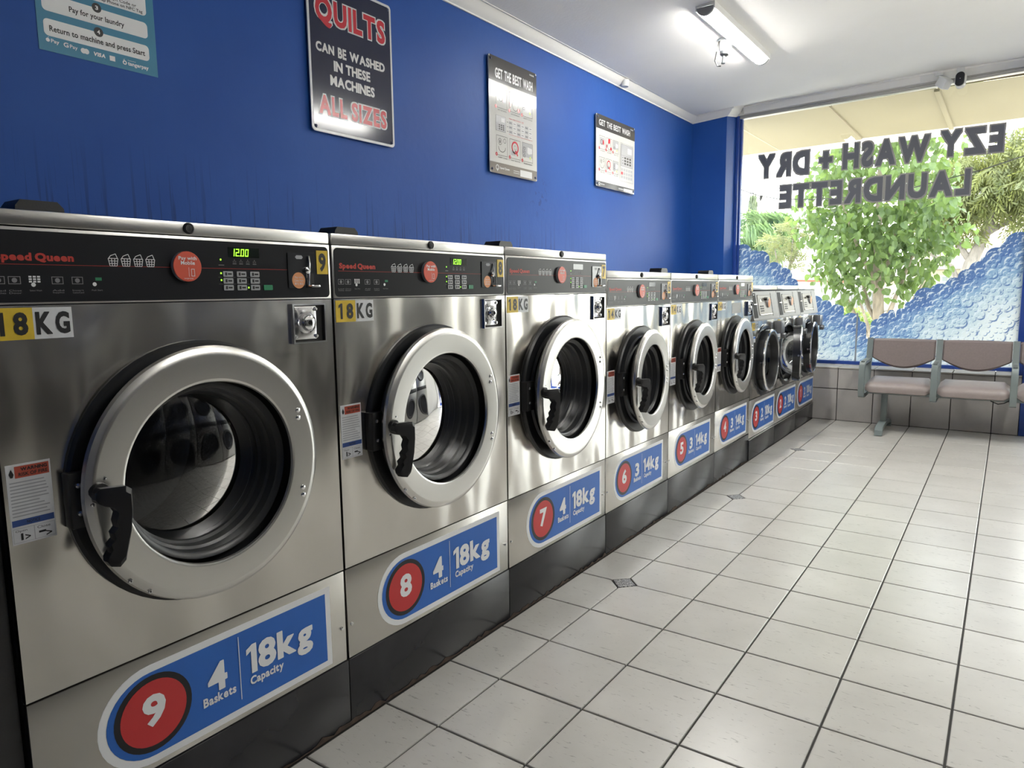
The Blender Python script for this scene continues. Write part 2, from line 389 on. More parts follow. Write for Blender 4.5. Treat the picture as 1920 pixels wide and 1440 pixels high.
SILLTILE = tile_mat('sill_tile', (0.55, 0.52, 0.48), (0.47, 0.44, 0.40), 0.4, 0.1)

def insert_mat():
    m = mat('insert_pattern', (0.3, 0.3, 0.3), 0.35)
    n = m.node_tree.nodes; L = m.node_tree.links; b = n['Principled BSDF']
    t = n.new('ShaderNodeTexCoord')
    wv = n.new('ShaderNodeTexWave'); wv.wave_type = 'RINGS'; wv.inputs['Scale'].default_value = 26; wv.inputs['Distortion'].default_value = 6; wv.inputs['Detail'].default_value = 2; wv.inputs['Detail Scale'].default_value = 4
    L.new(t.outputs['Object'], wv.inputs['Vector'])
    cr = n.new('ShaderNodeValToRGB'); cr.color_ramp.elements[0].position = 0.35; cr.color_ramp.elements[1].position = 0.6
    cr.color_ramp.elements[0].color = (0.05, 0.05, 0.055, 1); cr.color_ramp.elements[1].color = (0.40, 0.40, 0.40, 1)
    L.new(wv.outputs['Fac'], cr.inputs[0]); L.new(cr.outputs[0], b.inputs['Base Color'])
    return m
INSERT = insert_mat()

floor = struct('floor', MB().box(XW - 0.2, XR + 0.2, YR - 0.2, YB + 0.15, -0.12, -0.006), GROUT)
J = 0.0033
def tile_mesh(name, w_, d_, cut=None, h=0.012, m=TILE, top=0.0):
    """a tile with a small chamfer; cut = set of corners (sx,sy) cut for a diamond insert"""
    c = 0.056
    pts = []
    x0, x1, y0, y1 = J, w_ - J, J, d_ - J
    for sx, sy in ((0, 0), (1, 0), (1, 1), (0, 1)):
        px, py = (x1 if sx else x0), (y1 if sy else y0)
        if cut and (sx, sy) in cut:
            ax = (px, py + (-c if sy else c)); bx = (px + (-c if sx else c), py)
            pts += [ax, bx] if (sx, sy) in ((0, 0), (1, 1)) else [bx, ax]
        else: pts.append((px, py))
    k = len(pts); ctr = (sum(p[0] for p in pts) / k, sum(p[1] for p in pts) / k)
    ins = [(p[0] + (ctr[0] - p[0]) * 0.012, p[1] + (ctr[1] - p[1]) * 0.012) for p in pts]
    vs = [(p[0], p[1], -h) for p in pts] + [(p[0], p[1], top - 0.0015) for p in pts] + [(p[0], p[1], top) for p in ins]
    fs = [tuple(range(2 * k, 3 * k))]
    for i in range(k):
        j = (i + 1) % k; fs += [(i, j, k + j, k + i), (k + i, k + j, 2 * k + j, 2 * k + i)]
    return MB().add(vs, fs)
_tiles = {}
def get_tile(w_, d_, cut=()):
    key = (round(w_, 4), round(d_, 4), tuple(sorted(cut)))
    if key not in _tiles:
        o = tile_mesh('tile', w_, d_, set(cut)).build('tile', TILE, None, 0, link=False); _tiles[key] = o.data; bpy.data.objects.remove(o)
    return _tiles[key]
nodes_d = {(0, 0), (0, 5), (0, 10)}
field = MB()
PX0 = -0.205
for i in range(-1, 12):
    for j in range(-18, 15):
        if j < -17: continue
        x0, w_ = (i * 0.3, 0.3) if i >= 0 else (PX0, -PX0)
        y0, d_ = j * 0.3, (0.3 if j < 14 else YB - 4.2)
        if i == 11: w_ = XR - 3.3 if XR > 3.3 else 0.0
        if w_ <= 0.02: continue
        cut = [(a, b_) for a in (0, 1) for b_ in (0, 1) if (i + a, j + b_) in nodes_d]
        if y0 > -1.25 and x0 < 1.85:
            piece('tile', get_tile(w_, d_, cut), floor, (x0, y0, random.uniform(-0.0004, 0.0004)))
        else:
            t_ = tile_mesh('t', w_, d_, set(cut)); field.add(t_.v, t_.f, Matrix.Translation((x0, y0, 0)))
fo = field.build('tile_field', TILE, floor, 0); fo['kind'] = 'stuff'
for (i, j) in sorted(nodes_d):
    c = 0.0525
    mb = MB(); vs = [(c, 0, -0.012), (0, c, -0.012), (-c, 0, -0.012), (0, -c, -0.012)]
    vs += [(x, y, -0.0005) for x, y, _ in vs]; vs += [(x * 0.97, y * 0.97, 0.0005) for x, y, _ in vs[:4]]
    mb.add(vs, [(8, 9, 10, 11)] + [(a, (a + 1) % 4, 4 + (a + 1) % 4, 4 + a) for a in range(4)] + [(4 + a, 4 + (a + 1) % 4, 8 + (a + 1) % 4, 8 + a) for a in range(4)])
    o = mb.build('insert_tile', INSERT, floor, 0); o.location = (i * 0.3, j * 0.3, 0)

# walls
struct('wall_left', MB().box(XW - 0.15, XW, YR - 0.15, YB + 0.5, 0, 3.2), PAINT)
wb = struct('wall_back', MB().box(XW, -1.10, YB, YG + 0.06, 0, 3.1), PAINT)
rear = MB().box(XW, XR + 0.15, YR - 0.15, YR, 0, 3.2); struct('wall_front', rear, PAINT)
struct('wall_right', MB().box(XR, XR + 0.15, YR, YG + 0.1, 0, 3.2), WALLWHITE)
# ceiling, falling very slightly to the left
cz = MB(); xs = [XW - 0.15, -1.1, -0.7, -0.3, 0.1, 0.5, 2.0, XR + 0.15]; ys_ = [YR - 0.15, 4.2] + [4.25 + 0.05 * i for i in range(12)]
NX_, NY_ = len(xs), len(ys_); vs = [(x, y, ceil_z(x, y)) for x in xs for y in ys_]; vs += [(x, y, z + 0.12) for x, y, z in vs]; K_ = NX_ * NY_; fs = []
for i in range(NX_ - 1):
    for j in range(NY_ - 1):
        q = (i * NY_ + j, i * NY_ + j + 1, (i + 1) * NY_ + j + 1, (i + 1) * NY_ + j); fs += [q, tuple(K_ + k for k in reversed(q))]
for i in range(NX_ - 1):
    for j in (0, NY_ - 1): fs.append((i * NY_ + j, (i + 1) * NY_ + j, K_ + (i + 1) * NY_ + j, K_ + i * NY_ + j))
for j in range(NY_ - 1):
    for i in (0, NX_ - 1): fs.append((i * NY_ + j, i * NY_ + j + 1, K_ + i * NY_ + j + 1, K_ + i * NY_ + j))
cz.add(vs, fs)
struct('ceiling', cz, CEIL)
# cornices: a coved profile (d = distance from wall, z below ceiling)
prof = [(0.0, -0.075), (0.012, -0.075), (0.014, -0.068), (0.03, -0.058), (0.05, -0.04), (0.068, -0.02), (0.078, -0.012), (0.092, -0.012), (0.092, 0.02), (0.0, 0.02)]
def sweep(path, name):
    """path: list of (x,y, outward dir at that corner (dx,dy)); profile is offset along dir"""
    mb = MB(); k = len(prof)
    vs = []
    for x, y, dx, dy in path:
        for d, z in prof: vs.append((x + dx * d, y + dy * d, ceil_z(x + dx * d, y + dy * d) + z))
    fs = []
    for j in range(len(path) - 1):
        for i in range(k):
            i2 = (i + 1) % k; fs.append((j * k + i, j * k + i2, (j + 1) * k + i2, (j + 1) * k + i))
    fs += [tuple(range(k)), tuple((len(path) - 1) * k + i for i in range(k - 1, -1, -1))]
    mb.add(vs, fs); return struct(name, mb, CORNICE)
sweep([(XW, YR, 1, 0), (XW, YB, 1, -1)], 'trim_1')
sweep([(XW, YB, 1, -1), (-1.10, YB, 1, -1), (-1.10, YG - 0.01, 1, -1)], 'trim_2')
def sheared(mb, x0, x1, y0, y1, za, zb_):
    """a bar along x whose bottom and top follow the window head; za, zb_ = (bottom, top) at x0 and x1"""
    return mb.add([(x0, y0, za[0]), (x0, y1, za[0]), (x0, y1, za[1]), (x0, y0, za[1]), (x1, y0, zb_[0]), (x1, y1, zb_[0]), (x1, y1, zb_[1]), (x1, y0, zb_[1])],
                  [(0, 1, 2, 3), (4, 7, 6, 5), (0, 4, 5, 1), (1, 5, 6, 2), (2, 6, 7, 3), (3, 7, 4, 0)])
HX0, HX1 = -1.10, XR
def head(x): return 2.938 + 0.0245 * (x + 1.04)
mb = sheared(MB(), HX0, HX1, YG - 0.055, YG + 0.06, (head(HX0), 3.1), (head(HX1), 3.3))
for xa, xb in zip([-1.02, -0.7, -0.3, 0.1, 0.5], [-0.7, -0.3, 0.1, 0.5, XR]):     # coved strip above the glass
    P_ = [(YG - 0.055, lambda x: head(min(x, 1.6)) + 0.002), (YG - 0.068, lambda x: head(min(x, 1.6)) + 0.004), (YG - 0.105, lambda x: ceil_z(x, YG - 0.11) - 0.016), (YG - 0.118, lambda x: ceil_z(x, YG - 0.12) - 0.014), (YG - 0.118, lambda x: ceil_z(x, YG - 0.12) + 0.01), (YG - 0.055, lambda x: ceil_z(x, YG - 0.06) + 0.01)]
    k = len(P_); mb.add([(xa, y, f_(xa)) for y, f_ in P_] + [(xb, y, f_(xb)) for y, f_ in P_], [tuple(range(k)), tuple(range(2 * k - 1, k - 1, -1))] + [(i, k + i, k + (i + 1) % k, (i + 1) % k) for i in range(k)])
struct('trim_3', mb, CORNICE)

# street wall below the window, tiled, with a tiled sill
sp = MB().box(-1.10, 1.384, YB + 0.012, YG + 0.06, 0, ZS - 0.012)
spand = struct('wall_sill', sp, GROUT)
def wtile(w_, h_, t_=0.012):
    key = ('w', round(w_, 4), round(h_, 4))
    if key not in _tiles:
        o = MB().box(J, w_ - J, 0, t_, J, h_ - J, 0.0012).build('tile', WTILE, None, 0, link=False); _tiles[key] = o.data; bpy.data.objects.remove(o)
    return _tiles[key]
def stile(w_, d_):
    key = ('s', round(w_, 4), round(d_, 4))
    if key not in _tiles:
        o = MB().box(J, w_ - J, 0, d_, -0.012, 0, 0.002).build('tile', SILLTILE, None, 0, link=False); _tiles[key] = o.data; bpy.data.objects.remove(o)
    return _tiles[key]
for i in range(-4, 5):
    x0 = i * 0.3; w_ = 0.3 if i < 4 else 0.184
    if i == -4: x0, w_ = -1.10, 0.2
    piece('tile', wtile(w_, 0.294), spand, (x0, YB, 0.0))
    piece('tile', wtile(w_, 0.186), spand, (x0, YB, 0.2955))
    piece('tile', stile(w_, YG - 0.03 - YB + 0.004), spand, (x0, YB - 0.004, ZS))

# ------------------------------------------------------------------ shop window
ZG0 = 0.527
win = struct('window_1', MB().box(-1.06, 1.335, YG + 0.004, YG + 0.010, ZG0 - 0.01, 2.93), GLASS)
f = MB().box(-1.10, 1.40, YG - 0.035, YG + 0.045, ZS, ZG0, 0.004)
f.build('sill_frame', FRAMEBLUE, win)
f = MB().box(-1.10, -1.068, YG - 0.06, YG + 0.045, ZG0, 2.93, 0.004); f.box(-1.068, -1.05, YG - 0.02, YG + 0.03, ZG0, 2.93, 0.003); f.build('jamb_frame', FRAMEBLUE, win)
f = MB().box(1.335, 1.43, YB + 0.03, YG + 0.05, ZS + 0.001, 2.98, 0.004); f.box(1.385, 1.46, YB - 0.005, YG + 0.05, 0, 2.98, 0.003); f.build('mullion', FRAMEBLUE, win)
ALU = mat('track_aluminium', (0.45, 0.44, 0.42), 0.4, 0.6)
f = MB()
sheared(f, HX0 + 0.03, 1.36, YG - 0.04, YG + 0.03, (head(-1.07) - 0.034, head(-1.07)), (head(1.36) - 0.040, head(1.36)))
sheared(f, HX0 + 0.03, 1.36, YG - 0.05, YG - 0.04, (head(-1.07) - 0.012, head(-1.07) - 0.002), (head(1.36) - 0.014, head(1.36) - 0.002))
sheared(f, HX0 + 0.03, 1.36, YG - 0.05, YG - 0.04, (head(-1.07) - 0.030, head(-1.07) - 0.022), (head(1.36) - 0.034, head(1.36) - 0.026))
f.build('head_track', ALU, win)
# glazed shop door to the right, mostly past the picture's edge
door = struct('door_1', MB().box(1.50, 3.16, YG + 0.002, YG + 0.008, 0.12, 2.25), GLASS)
f = MB()
for a in ((1.43, 1.50), (3.16, 3.24)): f.box(a[0], a[1], YG - 0.03, YG + 0.03, 0.0, 2.30, 0.003)
f.box(1.50, 3.16, YG - 0.03, YG + 0.03, 0.0, 0.12, 0.003); f.box(1.50, 3.16, YG - 0.03, YG + 0.03, 2.25, 2.30, 0.003)
f.build('door_frame', FRAMEBLUE, door)
f = MB().box(1.43, XR, YG + 0.000, YG + 0.006, 2.31, 3.02); f.build('transom_glass', GLASS, door)
struct('wall_corner', MB().box(3.24, XR, YB, YG + 0.06, 0, 2.31), WALLWHITE)

# vinyl film of soap bubbles on the glass
outline = [(-1.103, 1.655), (-1.06, 1.655), (-1.014, 1.668), (-0.924, 1.59), (-0.83, 1.585), (-0.725, 1.488), (-0.623, 1.407), (-0.56, 1.351), (-0.496, 1.249), (-0.38, 1.19), (-0.271, 1.123), (-0.169, 1.077), (-0.067, 1.017), (0.02, 0.985), (0.075, 0.955), (0.10, 0.91), (0.146, 0.855), (0.16, 0.80), (0.20, 0.80), (0.225, 0.87), (0.245, 0.905), (0.341, 0.962), (0.455, 1.02), (0.54, 1.084), (0.622, 1.19), (0.742, 1.232), (0.847, 1.277), (0.937, 1.35), (1.025, 1.415), (1.092, 1.44), (1.131, 1.532), (1.207, 1.555), (1.224, 1.626), (1.299, 1.64), (1.345, 1.64)]
rb = random.Random(3)
circ = [(-1.01, 1.59, 0.085), (-0.90, 1.535, 0.075), (-0.83, 1.515, 0.085), (-0.74, 1.445, 0.03), (-0.70, 1.40, 0.085), (-0.61, 1.34, 0.09), (-0.52, 1.26, 0.06), (-0.44, 1.17, 0.06), (-0.30, 1.075, 0.075), (-0.20, 1.05, 0.055), (-0.10, 1.0, 0.065), (-0.06, 1.03, 0.022), (0.03, 0.905, 0.08), (0.12, 0.86, 0.045),
        (0.26, 0.87, 0.06), (0.32, 0.93, 0.055), (0.37, 0.985, 0.03), (0.45, 0.985, 0.045), (0.50, 1.06, 0.028), (0.56, 1.05, 0.065), (0.63, 1.13, 0.085), (0.74, 1.175, 0.075), (0.85, 1.23, 0.07), (0.94, 1.30, 0.07), (1.02, 1.365, 0.07), (1.06, 1.44, 0.03), (1.14, 1.47, 0.08), (1.22, 1.535, 0.06), (1.29, 1.57, 0.10)]
def film_top(x):
    h = 0.0
    for (a, ha), (b_, hb) in zip(outline, outline[1:]):
        if a <= x <= b_: h = ha + (hb - ha) * (x - a) / (b_ - a) - 0.055; break
    for cx_, cz_, r in circ:
        if abs(x - cx_) < r: h = max(h, cz_ + math.sqrt(r * r - (x - cx_) ** 2))
    return h
def base_top(x):
    return sum(max(hh + (hb - hh) * (xx - a) / (b_ - a) for (a, hh), (b_, hb) in zip(outline, outline[1:]) if a <= xx <= b_) for xx in [min(1.34, max(-1.10, x + 0.03 * k)) for k in range(-3, 4)]) / 7
def film_mat():
    m = bpy.data.materials.new('bubble_film'); m.use_nodes = True
    n = m.node_tree.nodes; L = m.node_tree.links; n.clear()
    o = n.new('ShaderNodeOutputMaterial')
    uv = n.new('ShaderNodeUVMap'); sx_ = n.new('ShaderNodeAttribute'); sx_.attribute_name = 'depth'
    nz = n.new('ShaderNodeTexNoise'); nz.inputs['Scale'].default_value = 5; nz.inputs['Detail'].default_value = 6; L.new(uv.outputs[0], nz.inputs['Vector'])
    # depth below the outline drives the print from deep blue to white
    ad = n.new('ShaderNodeMath'); ad.operation = 'MULTIPLY_ADD'; ad.inputs[1].default_value = 0.55; L.new(nz.outputs['Fac'], ad.inputs[0]); L.new(sx_.outputs['Fac'], ad.inputs[2])
    cr = n.new('ShaderNodeValToRGB'); E = cr.color_ramp.elements
    E[0].position = 0.16; E[0].color = (0.055, 0.095, 0.21, 1); E[1].position = 0.95; E[1].color = (0.47, 0.50, 0.51, 1)
    for p_, c_ in ((0.36, (0.085, 0.145, 0.29, 1)), (0.50, (0.17, 0.26, 0.38, 1)), (0.66, (0.31, 0.385, 0.445, 1))):
        q = E.new(p_); q.color = c_
    L.new(ad.outputs[0], cr.inputs[0])
    # bubble rims: two shifted voronoi fields give lit and dark crescents
    def vor(scale, off, warp):
        mp = n.new('ShaderNodeMapping'); mp.inputs['Location'].default_value = off; mp.inputs['Scale'].default_value = (scale, scale, 1)
        wn = n.new('ShaderNodeTexNoise'); wn.inputs['Scale'].default_value = 9; L.new(uv.outputs[0], wn.inputs['Vector'])
        mm = n.new('ShaderNodeVectorMath'); mm.operation = 'MULTIPLY_ADD'; mm.inputs[1].default_value = (warp, warp, 0); L.new(wn.outputs['Color'], mm.inputs[0]); L.new(uv.outputs[0], mm.inputs[2])
        L.new(mm.outputs[0], mp.inputs[0])
        v = n.new('ShaderNodeTexVoronoi'); v.voronoi_dimensions = '2D'; v.inputs['Scale'].default_value = 1.0; L.new(mp.outputs[0], v.inputs['Vector'])
        return v
    def band(src, lo_, hi_, f):
        up = n.new('ShaderNodeMapRange'); up.inputs['From Min'].default_value = lo_; up.inputs['From Max'].default_value = lo_ + f; L.new(src, up.inputs[0])
        dn = n.new('ShaderNodeMapRange'); dn.inputs['From Min'].default_value = hi_; dn.inputs['From Max'].default_value = hi_ + f; dn.inputs['To Min'].default_value = 1.0; dn.inputs['To Max'].default_value = 0.0; L.new(src, dn.inputs[0])
        mu_ = n.new('ShaderNodeMath'); mu_.operation = 'MULTIPLY'; L.new(up.outputs[0], mu_.inputs[0]); L.new(dn.outputs[0], mu_.inputs[1]); return mu_
    def mul(a_, b_, k=1.0):
        q = n.new('ShaderNodeMath'); q.operation = 'MULTIPLY'; L.new(a_, q.inputs[0]); L.new(b_, q.inputs[1])
        q2 = n.new('ShaderNodeMath'); q2.operation = 'MULTIPLY'; q2.inputs[1].default_value = k; L.new(q.outputs[0], q2.inputs[0]); return q2
    hi = lo = None
    for sc_, off, warp, kh in ((11, 0.0, 0.012, 0.85), (26, 5.0, 0.01, 0.9)):
        v0_ = vor(sc_, (off, off, 0), warp); v1_ = vor(sc_, (off + 0.13, off - 0.13, 0), warp)
        d_ = n.new('ShaderNodeMath'); d_.operation = 'SUBTRACT'; L.new(v0_.outputs['Distance'], d_.inputs[0]); L.new(v1_.outputs['Distance'], d_.inputs[1])
        rim = band(v0_.outputs['Distance'], 0.33, 0.47, 0.04)
        up = n.new('ShaderNodeMapRange'); up.inputs['From Min'].default_value = 0.02; up.inputs['From Max'].default_value = 0.14; L.new(d_.outputs[0], up.inputs[0])
        dn = n.new('ShaderNodeMapRange'); dn.inputs['From Min'].default_value = -0.04; dn.inputs['From Max'].default_value = -0.15; L.new(d_.outputs[0], dn.inputs[0])
        h_, l_ = mul(rim.outputs[0], up.outputs[0], kh), mul(rim.outputs[0], dn.outputs[0], kh)
        if hi is None: hi, lo = h_, l_
        else:
            q = n.new('ShaderNodeMath'); q.operation = 'MAXIMUM'; L.new(hi.outputs[0], q.inputs[0]); L.new(h_.outputs[0], q.inputs[1]); hi = q
            q = n.new('ShaderNodeMath'); q.operation = 'MAXIMUM'; L.new(lo.outputs[0], q.inputs[0]); L.new(l_.outputs[0], q.inputs[1]); lo = q
    m1 = n.new('ShaderNodeMixRGB'); m1.inputs[2].default_value = (0.44, 0.49, 0.54, 1); L.new(hi.outputs[0], m1.inputs[0]); L.new(cr.outputs[0], m1.inputs[1])
    m2 = n.new('ShaderNodeMixRGB'); m2.inputs[2].default_value = (0.05, 0.10, 0.24, 1); L.new(lo.outputs[0], m2.inputs[0]); L.new(m1.outputs[0], m2.inputs[1])
    df_ = n.new('ShaderNodeBsdfDiffuse'); tl = n.new('ShaderNodeBsdfTranslucent'); mx = n.new('ShaderNodeMixShader'); mx.inputs[0].default_value = 0.62
    L.new(m2.outputs[0], df_.inputs[0]); L.new(m2.outputs[0], tl.inputs[0]); L.new(df_.outputs[0], mx.inputs[1]); L.new(tl.outputs[0], mx.inputs[2]); L.new(mx.outputs[0], o.inputs[0])
    return m
FILM = film_mat()
film = bpy.data.objects.new('bubble_film', None); COL.objects.link(film); film.parent = win
for (xa, xb) in ((-1.06, 0.082), (0.088, 1.335)):
    N = 260; mb = MB(); vs = []; uvs = []; dep = []
    y0 = YG + 0.0015
    for i in range(N + 1):
        x = xa + (xb - xa) * i / N; t_ = max(film_top(x), 0.7)
        for k in range(2):
            z = (ZG0, t_)[k]
            vs.append((x, y0, z)); uvs.append((x, z)); dep.append(base_top(x) - z)
    fs = [(2 * i, 2 * i + 1, 2 * i + 3, 2 * i + 2) for i in range(N)]
    mb.add(vs, fs); o = mb.build('film_panel', FILM, film, 0)
    at_ = o.data.attributes.new('depth', 'FLOAT', 'POINT'); at_.data.foreach_set('value', dep)
    ul = o.data.uv_layers.new(name='UVMap')
    for lp in o.data.loops: ul.data[lp.index].uv = uvs[lp.vertex_index]
seam = MB().box(0.078, 0.092, YG - 0.002, YG + 0.004, ZG0, 0.985).build('film_seam', mat('seam_grey', (0.32, 0.36, 0.40), 0.5), win)

# vinyl lettering, read from the street
LETOUT = mat('lettering_outline', (0.30, 0.285, 0.27), 0.6)
LETIN = mat('lettering_grey', (0.105, 0.11, 0.13), 0.55)
lett = bpy.data.objects.new('vinyl_lettering', None); COL.objects.link(lett); lett.parent = win
TW = Matrix(((0, -1, 0, 0), (1, 0, 0, 0), (0, 0, 1, 0), (0, 0, 0, 1)))   # (n,u,v) -> (x=-u, y=n, z=v)
def vinyl(word, x_left, x_right, z0, z1):
    """one object per letter; x_left is the largest x (the word runs towards -x)"""
    adv = []
    for ch in word:
        vs, _ = glyphs(ch, 0.080); adv.append(max(p[0] for p in vs) - min(p[0] for p in vs))
    total = sum(adv) + 0.004 * (len(word) - 1); s_ = (x_left - x_right) / total; u = -x_left
    for ch, a in zip(word, adv):
        o = MB().m(0); w_ = a * s_; g = 0.012
        o.text(ch, u, u + w_, z0, z1, YG - 0.0006, 0.080, TW)
        o.m(1).text(ch, u + g, u + w_ - g, z0 + g, z1 - g, YG - 0.0014, 0.048, TW)
        o.build('letter', [LETOUT, LETIN], lett, 0); u += w_ + 0.004 * s_
vinyl('EZY', 1.142, 0.665, 2.329, 2.573); vinyl('WASH', 0.605, -0.118, 2.311, 2.560)
o = MB(); o.m(0).box(-0.325, -0.189, YG - 0.0006, YG, 2.39, 2.46); o.box(-0.29, -0.224, YG - 0.0008, YG, 2.335, 2.515); o.m(1).box(-0.313, -0.201, YG - 0.0016, YG - 0.001, 2.402, 2.448); o.box(-0.278, -0.236, YG - 0.0018, YG - 0.001, 2.347, 2.503)
o.build('letter', [LETOUT, LETIN], lett, 0)
vinyl('DRY', -0.395, -0.893, 2.300, 2.544); vinyl('LAUNDRETTE', 0.926, -0.677, 1.995, 2.235)


# ------------------------------------------------------------------ washing machines
_mesh = {}
def part(key, name, fn, mats, parent, loc=(0, 0, 0), smooth=35):
    """a part whose mesh is shared by alike machines"""
    if key is None or key not in _mesh:
        o = fn(MB()).build(name, mats, None, smooth, link=False)
        if key is not None: _mesh[key] = o.data
        me = o.data; bpy.data.objects.remove(o)
    else: me = _mesh[key]
    return piece(name, me, parent, loc)

def basket(mb, u, v, w_, h):
    t = w_ * 0.07; hw = w_ / 2; hb = hw * 0.72; z0, z1 = v - h * 0.5, v + h * 0.12
    def line(a, b_, tt=t):
        d = Vector((b_[0] - a[0], b_[1] - a[1])); d.normalize(); p = Vector((-d.y, d.x)) * tt / 2
        mb.face([(a[0] - p.x, a[1] - p.y), (b_[0] - p.x, b_[1] - p.y), (b_[0] + p.x, b_[1] + p.y), (a[0] + p.x, a[1] + p.y)])
    line((u - hw, z1), (u + hw, z1)); line((u - hb, z0), (u + hb, z0))
    for k in (-1, -0.33, 0.33, 1): line((u + k * hw, z1), (u + k * hb, z0))
    for q in (0.33, 0.66): line((u - hw + (hw - hb) * (1 - q), z0 + (z1 - z0) * q), (u + hw - (hw - hb) * (1 - q), z0 + (z1 - z0) * q), t * 0.8)
    line((u - hw * 0.9, z1), (u - hw * 0.5, z1 + h * 0.22)); line((u - hw * 0.5, z1 + h * 0.22), (u + hw * 0.55, z1 + h * 0.38)); line((u + hw * 0.55, z1 + h * 0.38), (u + hw * 0.9, z1))
    return mb

def panel_with_hole(mb, u0, u1, v0, v1, cu, cv, r, n=0.0, edge=0.02, seg=64, win=None):
    """a sheet with a round port and folded edges"""
    P = []; Q = []
    for i in range(seg):
        a = 2 * PI * (i + 0.5) / seg; c, s_ = math.cos(a), math.sin(a)
        tx = ((u1 - cu) / c) if c > 1e-9 else ((u0 - cu) / c if c < -1e-9 else 1e9)
        ty = ((v1 - cv) / s_) if s_ > 1e-9 else ((v0 - cv) / s_ if s_ < -1e-9 else 1e9)
        t = min(tx, ty); P.append((n, cu + c * t, cv + s_ * t)); Q.append((n, cu + c * r, cv + s_ * r))
    for cu_, cv_ in ((u0, v0), (u1, v0), (u1, v1), (u0, v1)):
        k = min(range(seg), key=lambda i: (P[i][1] - cu_) ** 2 + (P[i][2] - cv_) ** 2); P[k] = (n, cu_, cv_)
    vs = P + Q + [(n - edge, p[1], p[2]) for p in P] + [(n - edge, q[1], q[2]) for q in Q]
    fs = []
    for i in range(seg):
        j = (i + 1) % seg
        fs += [(i, j, seg + j, seg + i), (2 * seg + i, 2 * seg + j, j, i), (seg + i, seg + j, 3 * seg + j, 3 * seg + i)]
    return mb.add(vs, fs)

def decal(parent, num, baskets, kg, u0, u1, v0, v1, key):
    """the blue capacity decal low on a machine front"""
    W = u1 - u0; H = v1 - v0; s_ = H / 0.224; b = 0.0165 * s_; N = 0.0008
    def outline(g):
        r = H / 2 - g; cu, cv = u0 + H / 2, (v0 + v1) / 2
        P = [(u1 - g, v0 + g), (u1 - g, v1 - g)]
        for i in range(19):
            a = PI / 2 + PI * i / 18; P.append((cu + r * math.cos(a) * 1.04, cv + r * math.sin(a)))
        return P
    d = part(('decal', key), 'capacity_decal', lambda m: m.m(0).prism(outline(0), 0.0, N).m(1).face(outline(b), N + 0.0004), [WHITE, BLUE], parent, smooth=0)
    cu, cv = u0 + W * 0.188, v0 + H * 0.508
    part(('disc', key), 'number_disc', lambda m: m.m(0).disc(cu, cv, 0.0865 * s_, N + 0.0008, 40).m(1).disc(cu, cv, 0.0735 * s_, N + 0.0012, 40), [INK, RED], d, smooth=0)
    n = N + 0.0018; U = lambda q: u0 + W * q; V = lambda q: v0 + H * q
    wd = {'1': 0.028}.get(num, 0.052) * s_
    part(None, 'number', lambda m: m.text(num, cu - wd / 2, cu + wd / 2, V(0.375), V(0.70), n, 0.04), WHITE, d, smooth=0)
    def words(m):
        m.text(baskets, U(0.395), U(0.478), V(0.40), V(0.715), n, 0.044)
        m.text('Baskets', U(0.372), U(0.512), V(0.285), V(0.385), n, 0.035)
        m.rect(U(0.532), U(0.5355), V(0.17), V(0.885), n)
        m.text(kg + 'kg', U(0.565), U(0.895), V(0.305), V(0.735), n, 0.044)
        m.text('Capacity', U(0.577), U(0.738), V(0.245), V(0.37), n, 0.035)
        return m
    part(('words', key, baskets, kg), 'lettering', words, WHITE, d, smooth=0)
    return d

KINDS = {  # pitch, base, seam, panel top, fascia bottom/top, trim bottom/top, door centre v, ring R, hole R, gasket R
    'large': dict(W=0.790, z0=0.200, zs=0.4625, zp=1.212, f0=1.2165, f1=1.348, t0=1.355, t1=1.384, cv=0.838, R=0.280, r=0.200, G=0.291),
    'medium': dict(W=0.7385, z0=0.200, zs=0.4615, zp=1.149, f0=1.1535, f1=1.275, t0=1.281, t1=1.313, cv=0.792, R=0.245, r=0.168, G=0.262)}

